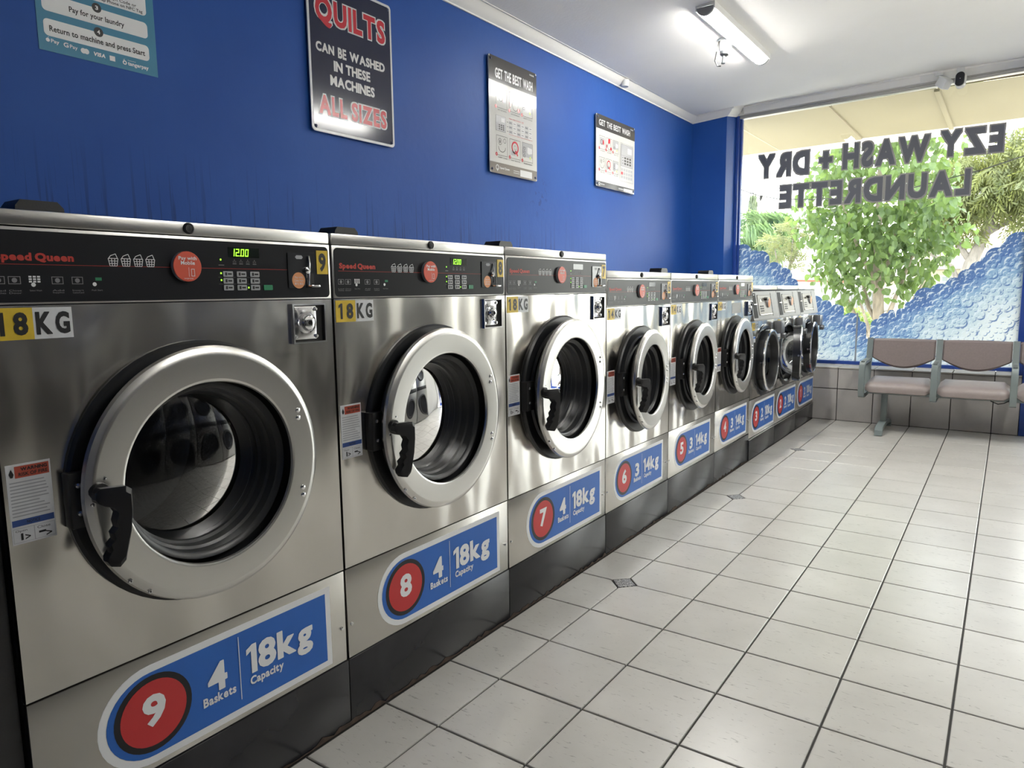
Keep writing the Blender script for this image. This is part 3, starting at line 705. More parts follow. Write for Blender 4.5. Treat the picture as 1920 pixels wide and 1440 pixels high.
def washer(num, kind, y0, kg, baskets, label, ajar, W=None, display='12.00', plaque=False, dull=False):
    K = KINDS[kind]; W = W or K['W']; k = kind
    root = thing('washing_machine', label, 'washing machine', (XF, y0, 0), 'coin washing machines along the blue wall')
    g = 0.004; u0, u1 = g, W - g; cu = W / 2 - 0.003; cv = K['cv']; R = K['R']; r = K['r']; G = K['G']; key = (k, round(W, 3))
    f0, f1 = K['f0'], K['f1']
    FU = lambda u: u * (W / 0.79); FV = lambda v: f0 + (v - 1.2165) * (f1 - f0) / 0.1315      # layout of the fascia
    D = 0.98
    def body(m):
        m.box(-D, -0.012, u0, u0 + 0.012, K['z0'], K['t0']); m.box(-D, -0.012, u1 - 0.012, u1, K['z0'], K['t0'])
        m.box(-D, -D + 0.012, u0 + 0.012, u1 - 0.012, K['z0'], K['t0']); m.box(-D, -0.012, u0 + 0.012, u1 - 0.012, K['z0'], K['z0'] + 0.012)
        return m
    part(('body',) + key, 'cabinet_body', body, CABINET, root)
    part(('lid',) + key, 'top_panel', lambda m: m.box(-D, 0.0, u0, u1, K['t0'], K['t1'], 0.003), STEEL_TRIM, root)
    part(('upper',) + key, 'front_panel', lambda m: panel_with_hole(m, u0, u1, K['zs'] + 0.0025, K['zp'], cu, cv, r - 0.012), STEEL, root)
    lp = part(('lower',) + key, 'lower_panel', lambda m: m.box(-0.02, 0.0, u0, u1, K['z0'], K['zs'] - 0.0015, 0.0015), STEEL_LOW, root)
    for uu in (0.018, W - 0.018):
        part(('scr',), 'screw', lambda m: m.lathe([(0.0, 0.0055), (0.003, 0.0045), (0.0042, 0.0)], 0, 0, 10), CHROME, lp, (0, uu, 0.298))
    # fascia with its print and controls
    fp = part(('fas',) + key, 'control_panel', lambda m: m.m(0).box(-0.02, 0.0, u0, u1, K['zp'] + 0.002, K['t0'] - 0.002, 0.001).m(1).prism(rrect(u0 + 0.006, u1 - 0.006, f0 + 0.001, f1 - 0.001, 0.012), 0.0, 0.0015), [STEEL_TRIM, FASCIA], root)
    n = 0.0022
    part(('brand',) + key, 'brand_lettering', lambda m: m.text('Speed Queen', FU(0.026), FU(0.158), FV(1.2885), FV(1.3075), n, 0.05), BRANDRED, fp, smooth=0)
    part(('line',) + key, 'red_line', lambda m: m.rect(FU(0.022), FU(0.648), FV(1.2858), FV(1.2866), n), BRANDRED, fp, smooth=0)
    for uu in (0.231, 0.256, 0.281, 0.306)[:int(baskets)]:
        part(('bsk', k), 'basket_icon', lambda m: basket(m, 0, 0, 0.019, 0.024), WHITE, fp, (n, FU(uu), FV(1.2985)), 0)
    def icons(m):
        for i, uu in enumerate((0.030, 0.055, 0.088, 0.126, 0.161, 0.196)):
            a, v = FU(uu), FV(1.2575)
            m.m(0 if i not in (2, 5) else 1)
            if i == 2:
                for q in range(3):
                    for z in range(3): m.rect(a - 0.010 + q * 0.007, a - 0.005 + q * 0.007, v - 0.004 + z * 0.0045, v - 0.001 + z * 0.0045, n)
                m.disc(a - 0.003, v - 0.008, 0.004, n, 8)
            elif i == 5: m.disc(a - 0.004, v - 0.007, 0.004, n, 8); m.m(2).rect(a - 0.002, a + 0.010, v, v + 0.006, n)
            else:
                m.frame(a - 0.010, a + 0.010, v - 0.007, v + 0.007, 0.0012, n); m.disc(a, v, 0.0045, n, 10)
            m.m(0); m.text(('Load', 'Close', 'Select Wash', 'Add', 'Insert', 'Push Start')[i], a - 0.010, a + 0.010, FV(1.2375), FV(1.2405), n, 0.0)
            if i in (0, 1, 3, 4): m.text(('Clothes', 'Door', '', 'Supplies', 'Coins/Card')[i], a - 0.010, a + 0.010, FV(1.2330), FV(1.2362), n, 0.0)
        return m
    part(('icons',) + key, 'instruction_icons', icons, [DIMPRINT, WHITE, GREEN], fp, smooth=0)
    # display
    dp = part(('disp',) + key, 'display', lambda m: m.box(0.001, 0.0022, FU(0.488), FU(0.570), FV(1.3125), FV(1.3345)), LEDDIM, fp, smooth=0)
    if display:
        part(('digits', display) + key, 'digits', lambda m: seven(m, display, FU(0.4945), FU(0.5415), FV(1.3145), FV(1.3315), 0.0030), LED, fp, smooth=0)
    for i, vv in enumerate((1.274, 1.2585, 1.243)):
        for j, uu in enumerate((0.484, 0.519, 0.5545)):
            part(('key', k), 'key', lambda m: m.m(0).prism(rrect(-0.0125, 0.0125, -0.0062, 0.0062, 0.002), 0.001, 0.0035).m(1).rect(-0.008, -0.003, -0.0035, 0.0035, 0.0039).rect(-0.001, 0.009, -0.0018, 0.0018, 0.0039), [KEYGREY, INK], fp, (0, FU(uu), FV(vv)), 20)
    part(('go', k), 'start_key', lambda m: m.prism(rrect(-0.0125, 0.0125, -0.0062, 0.0062, 0.002), 0.001, 0.0035), GREEN, fp, (0, FU(0.590), FV(1.243)), 20)
    def leds(m):
        m.m(0)
        for a, b_ in ((0.468, 1.306), (0.467, 1.2755), (0.467, 1.260), (0.537, 1.243)): m.disc(FU(a), FV(b_), 0.0022, n, 8)
        m.m(1)
        for a in (0.503, 0.520, 0.538, 0.556): m.disc(FU(a), FV(1.306), 0.0013, n, 6); m.rect(FU(a) - 0.005, FU(a) + 0.005, FV(1.2965), FV(1.298), n); m.frame(FU(a) - 0.004, FU(a) + 0.004, FV(1.3), FV(1.3035), 0.0006, n)
        m.rect(FU(0.462), FU(0.476), FV(1.293), FV(1.2945), n)
        for v in (1.2665, 1.251): m.rect(FU(0.460), FU(0.566), FV(v), FV(v + 0.0004), n)
        return m
    part(('leds',) + key, 'indicator_lights', leds, [LED, DIMPRINT], fp, smooth=0)
    # round mobile-payment tag
    tg = part(('tag', k), 'payment_tag', lambda m: m.m(0).lathe([(0.001, 0.032), (0.011, 0.0325)], 0, 0, 32).m(1).lathe([(0.011, 0.0325), (0.0122, 0.0315), (0.0122, 0.0)], 0, 0, 32), [GREYPRINT, TAG], root, (0, FU(0.382), FV(1.2885)))
    def tagprint(m):
        z = 0.0128
        m.text('Pay with', -0.020, 0.021, 0.0115, 0.0215, z, 0.02); m.text('Mobile', -0.0155, 0.0165, 0.0035, 0.012, z, 0.02)
        m.rect(0.0015, 0.0022, -0.022, -0.002, z); m.frame(0.007, 0.015, -0.021, -0.005, 0.001, z); m.text('tangerpay', -0.010, 0.011, -0.0275, -0.0245, z, 0.0)
        return m
    part(('tagp', k), 'lettering', tagprint, WHITE, tg, smooth=0)
    # coin slot plate
    cs = part(('slot',) + key, 'coin_slot', lambda m: m.prism(rrect(FU(0.650), FU(0.735), FV(1.241), FV(1.3285), 0.003), 0.0015, 0.004), BLACKGLOSS if kind == 'large' else mat_slot(), root)
    def slotwork(m):
        u = FU(0.7085); m.m(0); a = FV(1.3215); b_ = FV(1.2475)
        m.tube([(0.006, u + 0.004, a), (0.010, u + 0.003, a - 0.02), (0.014, u - 0.002, a - 0.034), (0.010, u, a - 0.045), (0.008, u, b_)], 0.0024, 6)
        m.lathe([(0.004, 0.009), (0.012, 0.0085), (0.016, 0.0)], u - 0.004, FV(1.2855), 14)
        m.box(0.004, 0.026, u - 0.006, u + 0.022, b_ - 0.004, b_ + 0.001, 0.001); m.m(1).rect(u + 0.003, u + 0.020, b_ + 0.002, FV(1.2785), 0.0046)
        m.m(2).face([(FU(0.676) - 0.004, FV(1.318)), (FU(0.676), FV(1.3135)), (FU(0.692), FV(1.3135)), (FU(0.692) + 0.004, FV(1.318)), (FU(0.692), FV(1.3225)), (FU(0.676), FV(1.3225))], 0.0046)
        return m
    part(('slotw',) + key, 'coin_lever', slotwork, [CHROME, HOLE, GREYPRINT], cs)
    ps = part(('pst', k), 'pay_sticker', lambda m: m.disc(0, 0, 0.020, 0.0046, 28), PEACH, cs, (0, FU(0.680), FV(1.2605)), 0)
    nl = part(('nl', k), 'number_label', lambda m: m.box(0.0015, 0.0028, -0.018, 0.018, -0.030, 0.030), YELLOW, root, (0, FU(0.7585), FV(1.307)), 0)
    if kind == 'large' or num in ('6', '5'):
        part(None, 'number', lambda m: m.text(num, -0.0115, 0.0115, -0.0235, 0.0235, 0.0034, 0.042), INK, nl, smooth=0)
    # pay sticker words live on the plate
    part(('psw', k), 'sticker_lettering', lambda m: m.text('Pay with', -0.012, 0.012, 0.004, 0.010, 0.0052, 0.0).text('Coins Here', -0.014, 0.014, -0.003, 0.003, 0.0052, 0.0).text('$1 | $2', -0.013, 0.013, -0.012, -0.0055, 0.0052, 0.01), LABELWHITE, cs, (0, FU(0.680), FV(1.2605)), 0)
    # cam lock in the top trim, hopper cap behind it
    part(('cam', k), 'cam_lock', lambda m: m.m(0).lathe([(0.0, 0.0125), (0.004, 0.012), (0.006, 0.009), (0.0045, 0.0075), (0.0045, 0.0)], 0, 0, 18).m(1).rect(-0.0012, 0.0012, -0.005, 0.005, 0.0052), [BLACK, HOLE], root, (0, W * 0.502, (K['t0'] + K['t1']) / 2 + 0.001))
    part(('cap', k), 'hopper_cap', lambda m: m.prism([(-0.045, 0), (0.045, 0), (0.043, 0.018), (0.032, 0.03), (-0.034, 0.03), (-0.043, 0.018)], -0.17, -0.10), BLACK, root, (0, 0.150, K['t1']))
    # weight label: four letters on two colours
    v1 = K['zp'] - 0.004; v0 = v1 - (0.058 if k == 'large' else 0.052)
    wl = part(('wl', k), 'weight_label', lambda m: m.m(0).box(0.0, 0.001, 0.009, 0.079, v0, v1).m(1).box(0.0, 0.0011, 0.079, 0.146, v0, v1), [YELLOW, LABELWHITE], root, smooth=0)
    def wtext(m):
        us = (0.018, 0.046, 0.083, 0.116); ws = (0.014, 0.024, 0.027, 0.025)
        for ch, a, b_ in zip(kg + 'KG', us, ws): m.text(ch, a, a + b_, v0 + 0.008, v1 - 0.008, 0.0017, 0.042)
        return m
    part(('wlt', k, kg), 'lettering', wtext, INK, wl, smooth=0)
    # coin box lock
    cb = part(('cb', k), 'coin_box', lambda m: m.m(0).box(0, 0.010, -0.052, -0.048, -0.05, 0.05).box(0, 0.010, 0.048, 0.052, -0.05, 0.05).box(0, 0.010, -0.048, 0.048, 0.046, 0.05).box(0, 0.010, -0.048, 0.048, -0.05, -0.046).m(1).rect(-0.048, 0.048, -0.046, 0.046, 0.0008), [CHROME, HOLE], root, (0, W * 0.892, K['zp'] - 0.06))
    def lockplate(m):
        m.m(0).box(0.0012, 0.005, -0.047, 0.024, -0.040, 0.044, 0.001)
        m.lathe([(0.005, 0.027), (0.010, 0.0265), (0.013, 0.022), (0.010, 0.0205), (0.018, 0.017), (0.020, 0.012), (0.0205, 0.0065), (0.016, 0.006), (0.016, 0.0)], -0.008, 0.002, 28)
        m.m(1).disc(-0.008, 0.002, 0.0055, 0.0168, 14); m.disc(-0.008, 0.002, 0.0015, 0.017, 6)
        m.m(2)
        for a, b_ in ((-0.043, 0.036), (0.022, 0.036), (-0.043, -0.033), (0.022, -0.033)): m.lathe([(0.004, 0.006), (0.0075, 0.005), (0.0082, 0.0)], a, b_, 10)
        m.m(3).text('GREENWALD', -0.033, 0.012, 0.034, 0.040, 0.0056, 0.0)
        return m
    part(('cbl', k), 'lock_plate', lockplate, [CHROME, HOLE, CHROME, WHITE], cb)
    # warning label
    v1 = cv + 0.086 if k == 'large' else cv + 0.070
    wa = part(('wa', k), 'warning_label', lambda m: m.m(0).box(0, 0.0008, 0.010, 0.084, v1 - 0.15, v1).m(1).rect(0.024, 0.081, v1 - 0.026, v1 - 0.004, 0.0012).m(2).rect(0.012, 0.082, v1 - 0.116, v1 - 0.104, 0.0012), [LABELWHITE, WARNRED, NAVYSTRIPE], root, smooth=0)
    def watext(m):
        rr = random.Random(5); z = 0.0013
        m.m(0)
        for i in range(11):
            v = v1 - 0.033 - i * 0.0063; m.rect(0.014, 0.014 + 0.064 * rr.uniform(0.72, 1.0), v - 0.0022, v, z)
        m.frame(0.012, 0.047, v1 - 0.147, v1 - 0.120, 0.0006, z); m.frame(0.047, 0.082, v1 - 0.147, v1 - 0.120, 0.0006, z)
        m.m(1).text('WARNING', 0.034, 0.078, v1 - 0.0135, v1 - 0.007, 0.0016, 0.04); m.text('RISK OF FIRE', 0.030, 0.078, v1 - 0.023, v1 - 0.0165, 0.0016, 0.03)
        m.face([(0.0165, v1 - 0.024), (0.0205, v1 - 0.024), (0.0225, v1 - 0.018), (0.0185, v1 - 0.008), (0.0145, v1 - 0.017)], 0.0013)
        m.text('NOTICE', 0.036, 0.058, v1 - 0.113, v1 - 0.107, 0.0016, 0.02); m.text('Open', 0.016, 0.035, v1 - 0.128, v1 - 0.123, z, 0.0); m.text('Close', 0.052, 0.074, v1 - 0.128, v1 - 0.123, z, 0.0)
        m.rect(0.024, 0.028, v1 - 0.143, v1 - 0.130, z); m.text('>', 0.031, 0.040, v1 - 0.143, v1 - 0.133, z, 0.02); m.rect(0.054, 0.066, v1 - 0.137, v1 - 0.133, z); m.text('>', 0.066, 0.076, v1 - 0.145, v1 - 0.135, z, 0.02)
        return m
    part(('wat', k), 'print', watext, [GREYPRINT, INK], wa, smooth=0)
    if plaque:
        part(None, 'plaque', lambda m: m.box(0, 0.001, 0.28, 0.46, 1.067, 1.134), mat('plaque_grey', (0.33, 0.33, 0.32), 0.4), root, smooth=0)
    # door opening: gasket, drum
    part(('gas',) + key, 'door_gasket', lambda m: m.lathe([(0.0, G), (0.006, G), (0.012, G - 0.006), (0.013, r + 0.05), (0.022, r + 0.045), (0.022, r + 0.02), (0.004, r + 0.012), (-0.02, r - 0.012), (-0.05, r - 0.02), (-0.052, r - 0.03), (-0.10, r - 0.032), (-0.16, r - 0.036)], cu, cv, 64), RUBBER, root)
    part(('drum',) + key, 'drum', lambda m: m.lathe([(-0.16, r - 0.036), (-0.165, r + 0.02), (-0.42, r + 0.02), (-0.44, r - 0.02), (-0.43, 0.05), (-0.41, 0.0)], cu, cv, 48), DRUM, root)
    part(('latch',) + key, 'door_latch', lambda m: m.m(0).box(0.0, 0.030, cu - R - 0.012, cu - R + 0.04, cv - 0.055, cv + 0.055, 0.004).m(1).lathe([(0.0, 0.006), (0.003, 0.005), (0.004, 0.0)], 0, 0, 10, Matrix.Translation((0.03, cu - R + 0.004, cv + 0.03))).lathe([(0.0, 0.006), (0.003, 0.005), (0.004, 0.0)], 0, 0, 10, Matrix.Translation((0.03, cu - R + 0.004, cv - 0.025))), [BLACK, CHROME], root)
    # the door swings on its right edge
    ho = Vector((0.026, cu + R - 0.01, cv))
    dr = part(('door', k), 'door', lambda m: m.m(0).lathe([(0.0, R - 0.016), (0.010, R - 0.003), (0.018, R), (0.026, R - 0.003), (0.031, R - 0.012), (0.0326, R - 0.019), (0.0325, R - 0.021), (0.0306, r + 0.0085), (0.0304, r + 0.0065), (0.029, r + 0.003), (0.024, r + 0.001)], -R + 0.01, 0, 96).m(1).lathe([(0.002, r - 0.003), (-0.006, r - 0.010), (-0.008, r - 0.016), (-0.03, r - 0.018), (-0.034, r - 0.024), (-0.055, r - 0.026), (-0.06, r - 0.032), (-0.088, r - 0.034)], -R + 0.01, 0, 72).lathe([(0.0, R - 0.016), (-0.010, R - 0.03), (-0.012, R - 0.06)], -R + 0.01, 0, 48), [RING, RUBBER], root, ho, 40)
    dr.rotation_euler = (0, 0, math.radians(ajar))
    part(('glass', k), 'door_glass', lambda m: m.lathe([(-0.070, r - 0.030), (-0.062, r * 0.7), (-0.054, r * 0.35), (-0.052, 0.0)], -R + 0.01, 0, 56), DOORGLASS, dr)
    for a, b_ in ((0.222, 0.107), (0.222, 0.088), (0.226, -0.088), (0.226, -0.107)) if k == 'large' else ((0.190, 0.048), (0.191, 0.028), (0.191, -0.014), (0.190, -0.034)):
        part(('riv',), 'rivet', lambda m: m.lathe([(0.0, 0.0065), (0.0035, 0.006), (0.0055, 0.0)], 0, 0, 12), CHROME, dr, (0.0305, a - R + 0.01, b_))
    q = R / 0.277
    for a, b_ in ((-0.205, -0.178), (-0.168, -0.213), (-0.238, 0.040), (-0.262, -0.006)):
        part(('dsc',), 'door_screw', lambda m: m.m(0).lathe([(0.0, 0.0048), (0.002, 0.004), (0.0026, 0.0)], 0, 0, 10).m(1).disc(0, 0, 0.0018, 0.003, 6), [CHROME, HOLE], dr, (0.030, a * q - R + 0.01, b_ * q))
    def handle(m):
        a, b_ = -0.250 * q, 0.018
        m.tube([(0.026, a, b_), (0.040, a, b_)], [0.019, 0.016], 16)
        # the arm reaches out and to the right, the grip hangs from its end
        b_ -= 0.004
        P = [(a - 0.016, b_ + 0.006), (a - 0.008, b_ + 0.014), (a + 0.030, b_ + 0.014), (a + 0.040, b_ + 0.006), (a + 0.040, b_ - 0.03), (a + 0.034, b_ - 0.075), (a + 0.019, b_ - 0.130), (a + 0.009, b_ - 0.142), (a - 0.003, b_ - 0.140), (a - 0.008, b_ - 0.130),
             (a - 0.001, b_ - 0.114), (a - 0.003, b_ - 0.102), (a + 0.005, b_ - 0.090), (a + 0.003, b_ - 0.076), (a + 0.010, b_ - 0.064), (a + 0.008, b_ - 0.050), (a + 0.012, b_ - 0.032), (a + 0.006, b_ - 0.018), (a - 0.008, b_ - 0.014), (a - 0.016, b_ - 0.008)]
        k_ = len(P); ca = sum(p[0] for p in P) / k_; cb_ = sum(p[1] for p in P) / k_
        def lift(p): return 0.044 + 0.024 * min(1, max(0, (p[0] - a + 0.016) / 0.03)) 
        ring = lambda dn, sc: [(lift(p) + dn, ca + (p[0] - ca) * sc, cb_ + (p[1] - cb_) * sc) for p in P]
        vs = ring(-0.012, 0.88) + ring(-0.008, 1.0) + ring(0.008, 1.0) + ring(0.013, 0.86)
        fs = [tuple(range(k_ - 1, -1, -1)), tuple(3 * k_ + i for i in range(k_))]
        for j in range(3):
            for i in range(k_):
                i2 = (i + 1) % k_; fs.append((j * k_ + i, j * k_ + i2, (j + 1) * k_ + i2, (j + 1) * k_ + i))
        return m.add(vs, fs)
    def handle_shift(m):
        h = handle(MB()); return m.add([(x, y - R + 0.01, z) for x, y, z in h.v], h.f)
    part(('han', k), 'handle', handle_shift, BLACK, dr, smooth=30)
    # capacity decal
    if k == 'large': decal(root, num, baskets, kg, 0.125, 0.733, 0.213, 0.437, 'large')
    else: decal(root, num, baskets, kg, 0.086, 0.660, 0.220, 0.434, 'medium')
    return root
_ms = []
def mat_slot():
    if not _ms: _ms.append(mat('slot_plate_grey', (0.10, 0.10, 0.105), 0.35, 0.5))
    return _ms[0]

washer('9', 'large', -2.1240, '18', '4', 'large steel washing machine numbered 9, nearest the viewer at the left edge', 0.3)
washer('8', 'large', -1.3340, '18', '4', 'large steel washing machine numbered 8 between machines 9 and 7', 1.2)
washer('7', 'large', -0.5441, '18', '4', 'large steel washing machine numbered 7 beside the step down to the shorter machines', 2.0, W=0.7749, display='')
washer('6', 'medium', 0.2308, '14', '3', 'mid-size steel washing machine numbered 6, standing next to machine 7', 4.0, W=0.7333, display='')
washer('5', 'medium', 0.9641, '14', '3', 'mid-size steel washing machine numbered 5 in the middle of the 14kg trio', 2.8, W=0.7437, display='')
washer('4', 'medium', 1.7078, '14', '3', 'mid-size steel washing machine numbered 4 with a grey plaque above its door', 2.8, W=0.7221, display='', plaque=True)

# the three short machines by the window
CONSOLE = mat('console_grey', (0.27, 0.27, 0.265), 0.5, 0.1)
BOXGREY = mat('box_grey', (0.15, 0.155, 0.165), 0.35, 0.3)
CONPLATE = mat('console_plate', (0.25, 0.235, 0.205), 0.45, 0.1)
def small_washer(num, y0, W, label, ajar):
    root = thing('washing_machine', label, 'washing machine', (XF, y0, 0), 'coin washing machines along the blue wall')
    g = 0.004; u0, u1 = g, W - g; cu = W / 2 - 0.005; cv = 0.700; z0, zs, zc, z1 = 0.158, 0.437, 1.000, 1.246; R = 0.2265; r = 0.182; D = 0.9
    part(('sb', W), 'cabinet_body', lambda m: m.box(-D, -0.012, u0, u0 + 0.012, z0, zc).box(-D, -0.012, u1 - 0.012, u1, z0, zc).box(-D, -D + 0.012, u0, u1, z0, zc).box(-D, -0.012, u0, u1, z0, z0 + 0.012), CABINET, root)
    part(('sf', W), 'front_panel', lambda m: panel_with_hole(m, u0, u1, zs + 0.003, zc - 0.004, cu, cv, R + 0.003), STEEL, root)
    part(('sl', W), 'lower_panel', lambda m: m.box(-0.02, 0.0, u0, u1, z0, zs - 0.003, 0.002), STEEL_LOW, root)
    sl = 0.036
    Z = lambda t: (0.014 - sl * t, zc + 0.006 + (1.205 - zc - 0.006) * t)       # (n,z) on the sloping console face, t = 0 bottom to 1 top
    def console(m):
        prof_ = [(0.016, zc - 0.004), (0.016, zc + 0.004), Z(0), Z(1), (-0.016, 1.21), (-0.5, 1.21), (-0.5, zc - 0.004)]
        k = len(prof_); vs = [(n, u0, z) for n, z in prof_] + [(n, u1, z) for n, z in prof_]
        return m.add(vs, [tuple(range(k - 1, -1, -1)), tuple(range(k, 2 * k))] + [(i, (i + 1) % k, k + (i + 1) % k, k + i) for i in range(k)])
    co = part(('sc', W), 'console', console, CONSOLE, root, smooth=20)
    part(('st', W), 'top_panel', lambda m: m.box(-D, -0.010, u0, u1, 1.213, z1, 0.006), STEEL_TRIM, root)
    def on(m, ua, ub, ta, tb, d0, d1):
        (na, za), (nb, zb) = Z(ta), Z(tb)
        vs = [(na + d0, ua, za), (na + d0, ub, za), (nb + d0, ub, zb), (nb + d0, ua, zb), (na + d1, ua, za), (na + d1, ub, za), (nb + d1, ub, zb), (nb + d1, ua, zb)]
        return m.add(vs, [(3, 2, 1, 0), (4, 5, 6, 7), (0, 1, 5, 4), (1, 2, 6, 5), (2, 3, 7, 6), (3, 0, 4, 7)])
    part(('sd', W), 'dispenser_recess', lambda m: on(on(m.m(0), 0.022, 0.112, 0.06, 0.94, 0, 0.002).m(1), 0.03, 0.10, 0.53, 0.56, 0.002, 0.010), [HOLE, CHROME], co, smooth=0)
    part(('sp', W), 'control_plate', lambda m: on(on(on(m.m(0), 0.150, 0.470, 0.14, 0.86, 0, 0.004).m(1), 0.160, 0.460, 0.155, 0.175, 0.004, 0.010).m(2), 0.150, 0.470, 0.855, 0.87, 0, 0.008), [CONPLATE, CHROME, DIMPRINT], co, smooth=0)
    part(('sdis', W), 'display', lambda m: on(m, 0.185, 0.255, 0.62, 0.71, 0.004, 0.006), LEDDIM, co, smooth=0)
    for i in range(3):
        for j in range(3):
            a, t = 0.185 + 0.032 * j, 0.27 + 0.085 * i
            part(('sk', i, j), 'key', lambda m: on(m, a, a + 0.018, t, t + 0.045, 0.004, 0.007), INK if num == '3' else DIMPRINT, co, smooth=0)
    (na, za) = Z(0.62)
    tg = part(('stag',), 'payment_tag', lambda m: m.m(0).lathe([(0.0, 0.033), (0.016, 0.034)], 0, 0, 24).m(1).lathe([(0.016, 0.034), (0.018, 0.0)], 0, 0, 24), [GREYPRINT, PEACH], co, (na + 0.004, 0.385, za - 0.01))
    part(('scoin',), 'coin_lever', lambda m: m.tube([(0.0, 0.312, za + 0.02), (0.022, 0.312, za + 0.02)], 0.012, 10).tube([(0.016, 0.312, za + 0.02), (0.02, 0.335, za + 0.012)], 0.005, 6), BLACK, co, (na + 0.002, 0, 0))
    part(('snl',), 'number_label', lambda m: on(m, 0.425, 0.452, 0.50, 0.76, 0.004, 0.005), YELLOW, co, smooth=0)
    def vents(m):
        for i in range(8): on(m, 0.500, 0.635, 0.08 + i * 0.11, 0.17 + i * 0.11, 0, 0.003)
        return m
    o = part(('sv', W), 'vent_panel', vents, CONSOLE, co, smooth=0); o['kind'] = 'stuff'
    # coin box with its lock
    cb = part(('scb', W), 'coin_box', lambda m: m.m(0).box(0.0, 0.010, 0.470, 0.545, 0.885, 0.975, 0.002).m(1).box(0.0, 0.062, 0.550, 0.655, 0.885, 0.978, 0.004), [STEEL_TRIM, BOXGREY], root)
    part(('scbl', W), 'lock', lambda m: m.m(0).tube([(0.05, 0.6, 0.865), (0.085, 0.6, 0.865)], [0.024, 0.022], 18).m(1).disc(0.6, 0.865, 0.016, 0.0855, 12), [BOXGREY, HOLE], cb)
    # label and decal
    wl = part(('swl',), 'weight_label', lambda m: m.m(0).box(0.0, 0.001, 0.010, 0.080, 0.930, 0.986).m(1).box(0.0, 0.001, 0.080, 0.150, 0.930, 0.986), [YELLOW, STEEL_TRIM], root, smooth=0)
    part(('swlt',), 'lettering', lambda m: m.text('1', 0.022, 0.034, 0.940, 0.977, 0.0016, 0.03).text('0', 0.046, 0.070, 0.940, 0.977, 0.0016, 0.03).text('K', 0.088, 0.112, 0.940, 0.977, 0.0016, 0.03).text('G', 0.118, 0.143, 0.940, 0.977, 0.0016, 0.03), INK, wl, smooth=0)
    part(('sbl',), 'notice_label', lambda m: m.m(0).box(0, 0.0008, 0.012, 0.095, 0.845, 0.89).m(1).rect(0.012, 0.095, 0.872, 0.886, 0.0012), [LABELWHITE, BLUE], root, smooth=0)
    decal(root, num, '2', '10', 0.062, 0.657, 0.180, 0.405, 'small')
    # door: dark bezel on the panel, deep black ring with a glass bowl behind it
    part(('sbez', W), 'door_gasket', lambda m: m.lathe([(0.0, r + 0.084), (0.006, r + 0.082), (0.010, R + 0.02), (0.008, R + 0.006), (-0.018, R + 0.004), (-0.019, r), (-0.10, r - 0.012)], cu, cv, 56), BLACKGLOSS, root)
    part(('sdr', W), 'drum', lambda m: m.lathe([(-0.10, r - 0.012), (-0.105, r + 0.03), (-0.36, r + 0.03), (-0.37, 0.0)], cu, cv, 40), DRUM, root)
    dr = part(('sdoor',), 'door', lambda m: m.m(0).lathe([(0.0, R - 0.02), (0.002, R - 0.004), (0.058, R), (0.064, R - 0.006), (0.064, R - 0.012)], -R, 0, 72).m(1).lathe([(0.064, R - 0.012), (0.062, R - 0.036), (0.036, R - 0.044), (0.008, R - 0.046), (0.0, R - 0.02)], -R, 0, 72), [BLACKGLOSS, BLACK], root, (-0.012, cu + R, cv), 30)
    dr.rotation_euler = (0, 0, math.radians(ajar))
    part(('srim',), 'chrome_rim', lambda m: m.lathe([(0.055, R + 0.001), (0.062, R + 0.002), (0.067, R - 0.004), (0.067, R - 0.014), (0.064, R - 0.015)], -R, 0, 72), CHROME, dr)
    part(('sbowl',), 'glass_bowl', lambda m: m.lathe([(0.030, R - 0.043), (0.008, R - 0.046), (-0.03, R - 0.056), (-0.075, R - 0.085), (-0.100, R - 0.14), (-0.106, 0.0)], -R, 0, 56), BOWL, dr)
    part(('sh',), 'handle', lambda m: m.tube([(0.044, -2 * R + 0.004, 0.0), (0.044, -2 * R - 0.022, 0.0)], [0.009, 0.008], 10), CHROME, dr)
    part(('slab',), 'door_label', lambda m: m.box(0.0305, 0.0312, -R - 0.11, -R - 0.06, -0.06, 0.05), LABELWHITE, dr, smooth=0)
    return root
small_washer('3', 2.4299, 0.673, 'short steel washing machine numbered 3 beside the taller machine 4', 1.5)
small_washer('2', 3.1030, 0.673, 'short steel washing machine numbered 2 with its door swung open', 13.5)
small_washer('1', 3.7760, 0.670, 'short steel washing machine numbered 1, farthest away under the window', 4)

# plinths under the machines
PLINTH = mat('black_plinth_gloss', (0.018, 0.018, 0.021), 0.22, var=0.25, vscale=7, bump=0.04, bscale=25, rvar=0.08)
RUST = mat('rust_joint', (0.055, 0.035, 0.025), 0.8, var=0.4, vscale=40)
pl = thing('machine_plinth', 'glossy black raised plinth carrying machines 9 to 4', 'plinth', (0, 0, 0))
bounds = [-2.124, -1.334, -0.5441, 0.2308, 0.9641, 1.7078, 2.4299]
for a, b_ in zip(bounds, bounds[1:]):
    MB().box(-1.18, -0.2085, a + 0.001, b_ - 0.001, 0.0, 0.197, 0.002).build('plinth_panel', PLINTH, pl)
rr = random.Random(2); mb = MB()
ys = [-2.1 + 0.02 * i for i in range(227)]
vs = []
for y in ys: vs += [(-0.2082, y, 0.0), (-0.2078, y, 0.004 + rr.random() ** 2 * 0.016)]
mb.add(vs, [(2 * i, 2 * i + 2, 2 * i + 3, 2 * i + 1) for i in range(len(ys) - 1)]); mb.build('rust_stain', RUST, pl, 0)
pl2 = thing('machine_plinth', 'lower black plinth with a bright top edge under machines 3 to 1', 'plinth', (0, 0, 0))
for a, b_ in zip([2.432, 3.103, 3.776], [3.101, 3.774, 4.440]):
    MB().box(-1.12, -0.2045, a + 0.001, b_ - 0.001, 0.0, 0.148, 0.003).build('plinth_panel', PLINTH, pl2)
